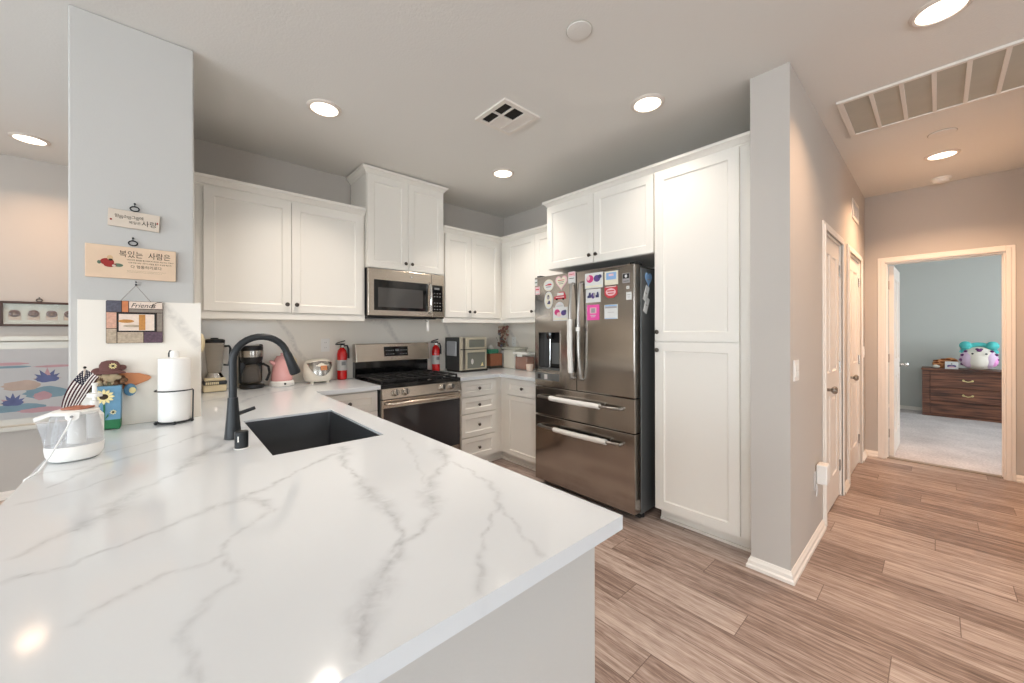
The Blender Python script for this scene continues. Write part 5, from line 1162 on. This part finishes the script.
# ---------------------------------------------------------------- dining wall
DY = 1.3895
t = thing('mask_shadow_box', 'dark wooden frame of small carved masks hung by a ring over the painting', 'framed masks', (-2.0, DY, 1.497))
FX0, FX1, FZ = -.272, .30, .102
part(t, 'frame', lambda b: (b.box(FX0, FX1, -.028, 0, FZ - .018, FZ, 'dark_wood'), b.box(FX0, FX1, -.028, 0, -FZ, -FZ + .018, 'dark_wood'), b.box(FX0, FX0 + .018, -.0278, 0, -FZ + .018, FZ - .018, 'dark_wood'), b.box(FX1 - .018, FX1, -.0278, 0, -FZ + .018, FZ - .018, 'dark_wood')), bevel=.002)
part(t, 'backing', lambda b: b.box(FX0 + .018, FX1 - .018, -.006, -.001, -FZ + .018, FZ - .018, 'art_ground'), smooth=0)
for k in range(5):
    x_ = -.197 + .098 * k
    def mk(b):
        b.prism(rc(x_, -.025, .062, .050), -.0075, -.0058, 'mask_tan'); b.ball((x_, -.010, .004), .030, 'mask_brown', 14, 10, (1.05, .45, 1.0)); b.ball((x_, -.022, -.002), .006, 'mask_tan', 8, 6)
        for sx in (-1, 1): b.ball((x_ + sx * .011, -.0215, .010), .004, 'ink', 8, 6); b.box(x_ + sx * .032 - .001, x_ + sx * .032 + .001, -.009, -.006, -.05, -.01, 'mask_brown')
        b.box(x_ - .012, x_ + .012, -.0215, -.019, -.016, -.012, 'ink')
    part(t, 'mask', mk)
part(t, 'glass', lambda b: b.box(FX0 + .018, FX1 - .018, -.0245, -.0235, -FZ + .018, FZ - .018, 'window_glass'), smooth=0)
part(t, 'hanging_ring', lambda b: (b.tube([(-.069 + .016 * math.cos(2 * PI * k / 16), -.010, FZ + .014 + .012 * math.sin(2 * PI * k / 16)) for k in range(16)], .0035, 'matte_black', 8, True), b.lathe([(.004, 0), (.004, -.012)], (-.069, 0, FZ + .036), 'matte_black', 8, 'y')))
t = thing('lotus_painting', 'large silver-framed watercolour of blue and pink lotus flowers', 'painting', (-2.25, DY, .930))
HX, HZ = .52, .383
part(t, 'frame', lambda b: b.panel(-HX, HX, -HZ, HZ, -.035, .034, [(-HX + .035, HX - .035, -HZ + .035, HZ - .035)], 'silver_frame', .016, .012), smooth=0)
part(t, 'mount', lambda b: b.box(-HX + .048, HX - .048, -.0186, -.016, -HZ + .048, HZ - .048, 'mat_white'), smooth=0)
def art(b):
    b.box(-HX + .075, HX - .060, -.0200, -.0186, -.288, .282, 'painting_bg')
    def petals(cx, cz, s_, m, spread=1.0, n_=7, y=-.0212):
        for k in range(n_):
            a = math.radians(90 + (k - (n_ - 1) / 2) * 26 * spread); l_ = s_ * (1 - .08 * abs(k - (n_ - 1) / 2)); w_ = s_ * .17; ux, uz = math.cos(a), math.sin(a)
            b.prism([(cx, cz), (cx + ux * l_ * .4 + uz * w_, cz + uz * l_ * .4 - ux * w_), (cx + ux * l_, cz + uz * l_), (cx + ux * l_ * .4 - uz * w_, cz + uz * l_ * .4 + ux * w_)], y - .00006 * k, -.0199, m[k % len(m)])
    B = lambda cx, cz, rx, rz, m, y: b.prism([(cx + rx * math.cos(2 * PI * i / 22) * (1 + .10 * math.sin(3 * i)), cz + rz * math.sin(2 * PI * i / 22) * (1 + .12 * math.sin(5 * i + cx * 9))) for i in range(22)], y, -.0199, m)
    B(.22, -.09, .12, .05, 'paint_teal', -.0203); B(.09, -.02, .10, .042, 'paint_tan', -.0204); B(.20, -.115, .05, .035, 'paint_pink', -.0206); B(.06, -.20, .16, .032, 'paint_teal', -.0203); B(.20, -.23, .13, .020, 'paint_pink', -.0205)
    B(-.02, .16, .15, .012, 'paint_pink', -.0203); B(.28, .13, .13, .010, 'paint_pink', -.0203); B(.02, .135, .12, .010, 'paint_teal', -.0205); B(-.25, -.12, .13, .05, 'paint_teal', -.0203); B(-.3, .02, .08, .03, 'paint_tan', -.0204)
    petals(.225, .015, .105, ['paint_tan', 'paint_blue', 'paint_blue', 'paint_pink', 'paint_blue', 'paint_blue', 'paint_tan'], 1.0); petals(.045, -.165, .090, ['paint_tan', 'paint_blue', 'paint_blue', 'paint_blue', 'paint_blue', 'paint_pink', 'paint_tan'], 1.05); petals(-.27, -.05, .10, ['paint_pink', 'paint_blue', 'paint_tan'], 1.0)
    B(.225, .025, .065, .028, 'paint_blue', -.0216); B(.045, -.155, .055, .026, 'paint_blue', -.0216)
part(t, 'picture', art, smooth=0)

# ---------------------------------------------------------------- hall vent and bedroom
t = thing('wall_vent', 'small white vent high on the hall wall above the second door', 'vent', (3.60, YH - .0002, 2.475))
part(t, 'frame', lambda b: (b.box(-.19, .19, -.010, 0, .065, .09, 'vent_white'), b.box(-.19, .19, -.010, 0, -.09, -.065, 'vent_white'), b.box(-.19, -.165, -.0098, 0, -.065, .065, 'vent_white'), b.box(.165, .19, -.0098, 0, -.065, .065, 'vent_white')), bevel=.002)
part(t, 'louvers', lambda b: ([b.box(-.165 + .047 * k, -.158 + .047 * k, -.006, -.002, -.065, .065, 'vent_white') for k in range(8)], b.box(-.165, .165, -.001, 0, -.065, .065, 'vent_shade')), smooth=0)  # dark sheet behind the slats stands for shade in the slots
DXF = 7.68
t = thing('dresser', 'dark walnut dresser with ornate pale pulls in the bedroom', 'dresser', (DXF, -3.475, 0.004), -PI / 2)
part(t, 'body', lambda b: (b.box(0, 1.55, .02, .42, .012, .72, 'walnut'), b.box(0, .085, 0, .02, .0, .72, 'walnut'), b.box(1.465, 1.55, 0, .02, 0, .72, 'walnut'), b.box(.085, 1.465, .004, .02, .0, .035, 'walnut')), smooth=0, bevel=.003)
part(t, 'top', lambda b: b.box(-.008, 1.558, -.010, .43, .7205, .747, 'walnut'), smooth=0, bevel=.003)
for z0, z1, pu in ((.465, .690, 1), (.255, .450, 1), (.045, .240, 0)):
    dr_ = part(t, 'drawer', lambda b: b.panel(.09, 1.46, z0, z1, -.004, .022, [], 'walnut'), smooth=0, bevel=.004)
    for px in ((.47, 1.08) if pu else ()):
        part(dr_, 'pull', lambda b: (b.tube([(px - .045, -.006, (z0 + z1) / 2 + .005), (px - .04, -.022, (z0 + z1) / 2), (px, -.024, (z0 + z1) / 2 - .012), (px + .04, -.022, (z0 + z1) / 2), (px + .045, -.006, (z0 + z1) / 2 + .005)], .006, 'petal_yellow', 8), b.ball((px - .045, -.008, (z0 + z1) / 2 + .005), .012, 'petal_yellow', 10, 8, (1, .5, 1.2)), b.ball((px + .045, -.008, (z0 + z1) / 2 + .005), .012, 'petal_yellow', 10, 8, (1, .5, 1.2))))
DT = .7515
t = thing('plush_toy', 'round white and pink plush toy with teal pompom earmuffs on the dresser', 'plush toy', (7.80, -4.055, DT), -PI / 2)
t.scale = (.96, .96, 1.16)
part(t, 'body', lambda b: b.ball((0, 0, .150), .150, 'white_fur', 28, 18, (1.28, .85, 1.0)))
def patches(b):
    b.ball((-.092, -.010, .140), .108, 'lilac_fur', 16, 12, (.95, .98, 1.1)); b.ball((.092, -.010, .140), .108, 'lilac_fur', 16, 12, (.95, .98, 1.1)); b.ball((.138, -.045, .120), .060, 'pink_fur', 16, 12, (.90, .80, 1.2))
    for x_, z_, r_ in ((-.165, .19, .022), (-.178, .13, .024), (-.165, .07, .022), (-.135, .24, .020), (.165, .20, .022), (.178, .14, .018), (.160, .08, .022), (.125, .245, .020), (0, .255, .024), (-.02, .27, .018), (.02, .27, .018)):
        yy = -.1275 * math.sqrt(max(0.02, 1 - (x_ / .192) ** 2 - ((z_ - .15) / .15) ** 2)); b.ball((x_, yy - .010, z_), r_ * 1.15, 'purple_fur', 10, 8, (1, .6, .62))
part(t, 'fur_patches', patches)
part(t, 'muzzle', lambda b: b.ball((0, -.060, .125), .098, 'white_fur', 20, 14, (1.22, .85, 1.0)))
part(t, 'eyes', lambda b: [b.ball((sx * .068, -.128, .212), .013, 'ink', 10, 8, (1, .6, .8)) for sx in (-1, 1)])
part(t, 'headband', lambda b: b.tube([(.185 * math.cos(a), -.0, .165 + .165 * math.sin(a)) for a in [PI * k / 20 for k in range(2, 19)]], .028, 'teal_fur', 12))
for sx in (-1, 1): part(t, 'pompom', lambda b: b.ball((sx * .135, -.02, .315), .058, 'teal_fur', 16, 12, (1.15, 1, .95)))
t = thing('plush_toy', 'orange and brown striped plush lying left of the white plush toy', 'plush toy', (7.80, -3.72, DT), -PI / 2)
part(t, 'body', lambda b: (b.ball((-.05, .02, .070), .070, 'orange_fur', 18, 12, (1.25, .9, 1.0)), b.ball((.055, .03, .105), .065, 'orange_fur', 18, 12, (1.3, .9, 1.0)), b.ball((-.095, -.03, .028), .032, 'white_fur', 12, 8, (1.4, 1, .85))))
part(t, 'stripes', lambda b: [b.ball((x_, -.030, z_), .024, 'brown_fur', 10, 8, (1.3, .8, .5)) for x_, z_ in ((-.09, .09), (-.03, .10), (-.06, .055), (.03, .145), (.09, .13), (-.10, .12), (-.02, .145))])
t = thing('gift_card', 'small white card with a purple butterfly pattern on the dresser', 'card', (7.715, -3.785, DT), -PI / 2)
part(t, 'card', lambda b: b.box(-.068, .068, 0, .012, .0005, .115, 'mat_white'), smooth=0, bevel=.001)
part(t, 'print', lambda b: (b.prism(ell(-.022, .045, .025, .018), -.001, .0, 'm_purple'), b.prism(ell(.022, .045, .025, .018), -.001, 0, 'm_purple'), b.prism(ell(0, .075, .008, .018), -.0012, 0, 'm_grey'), b.prism(ell(0, .03, .035, .012), -.0011, 0, 'm_lightpink')), smooth=0)
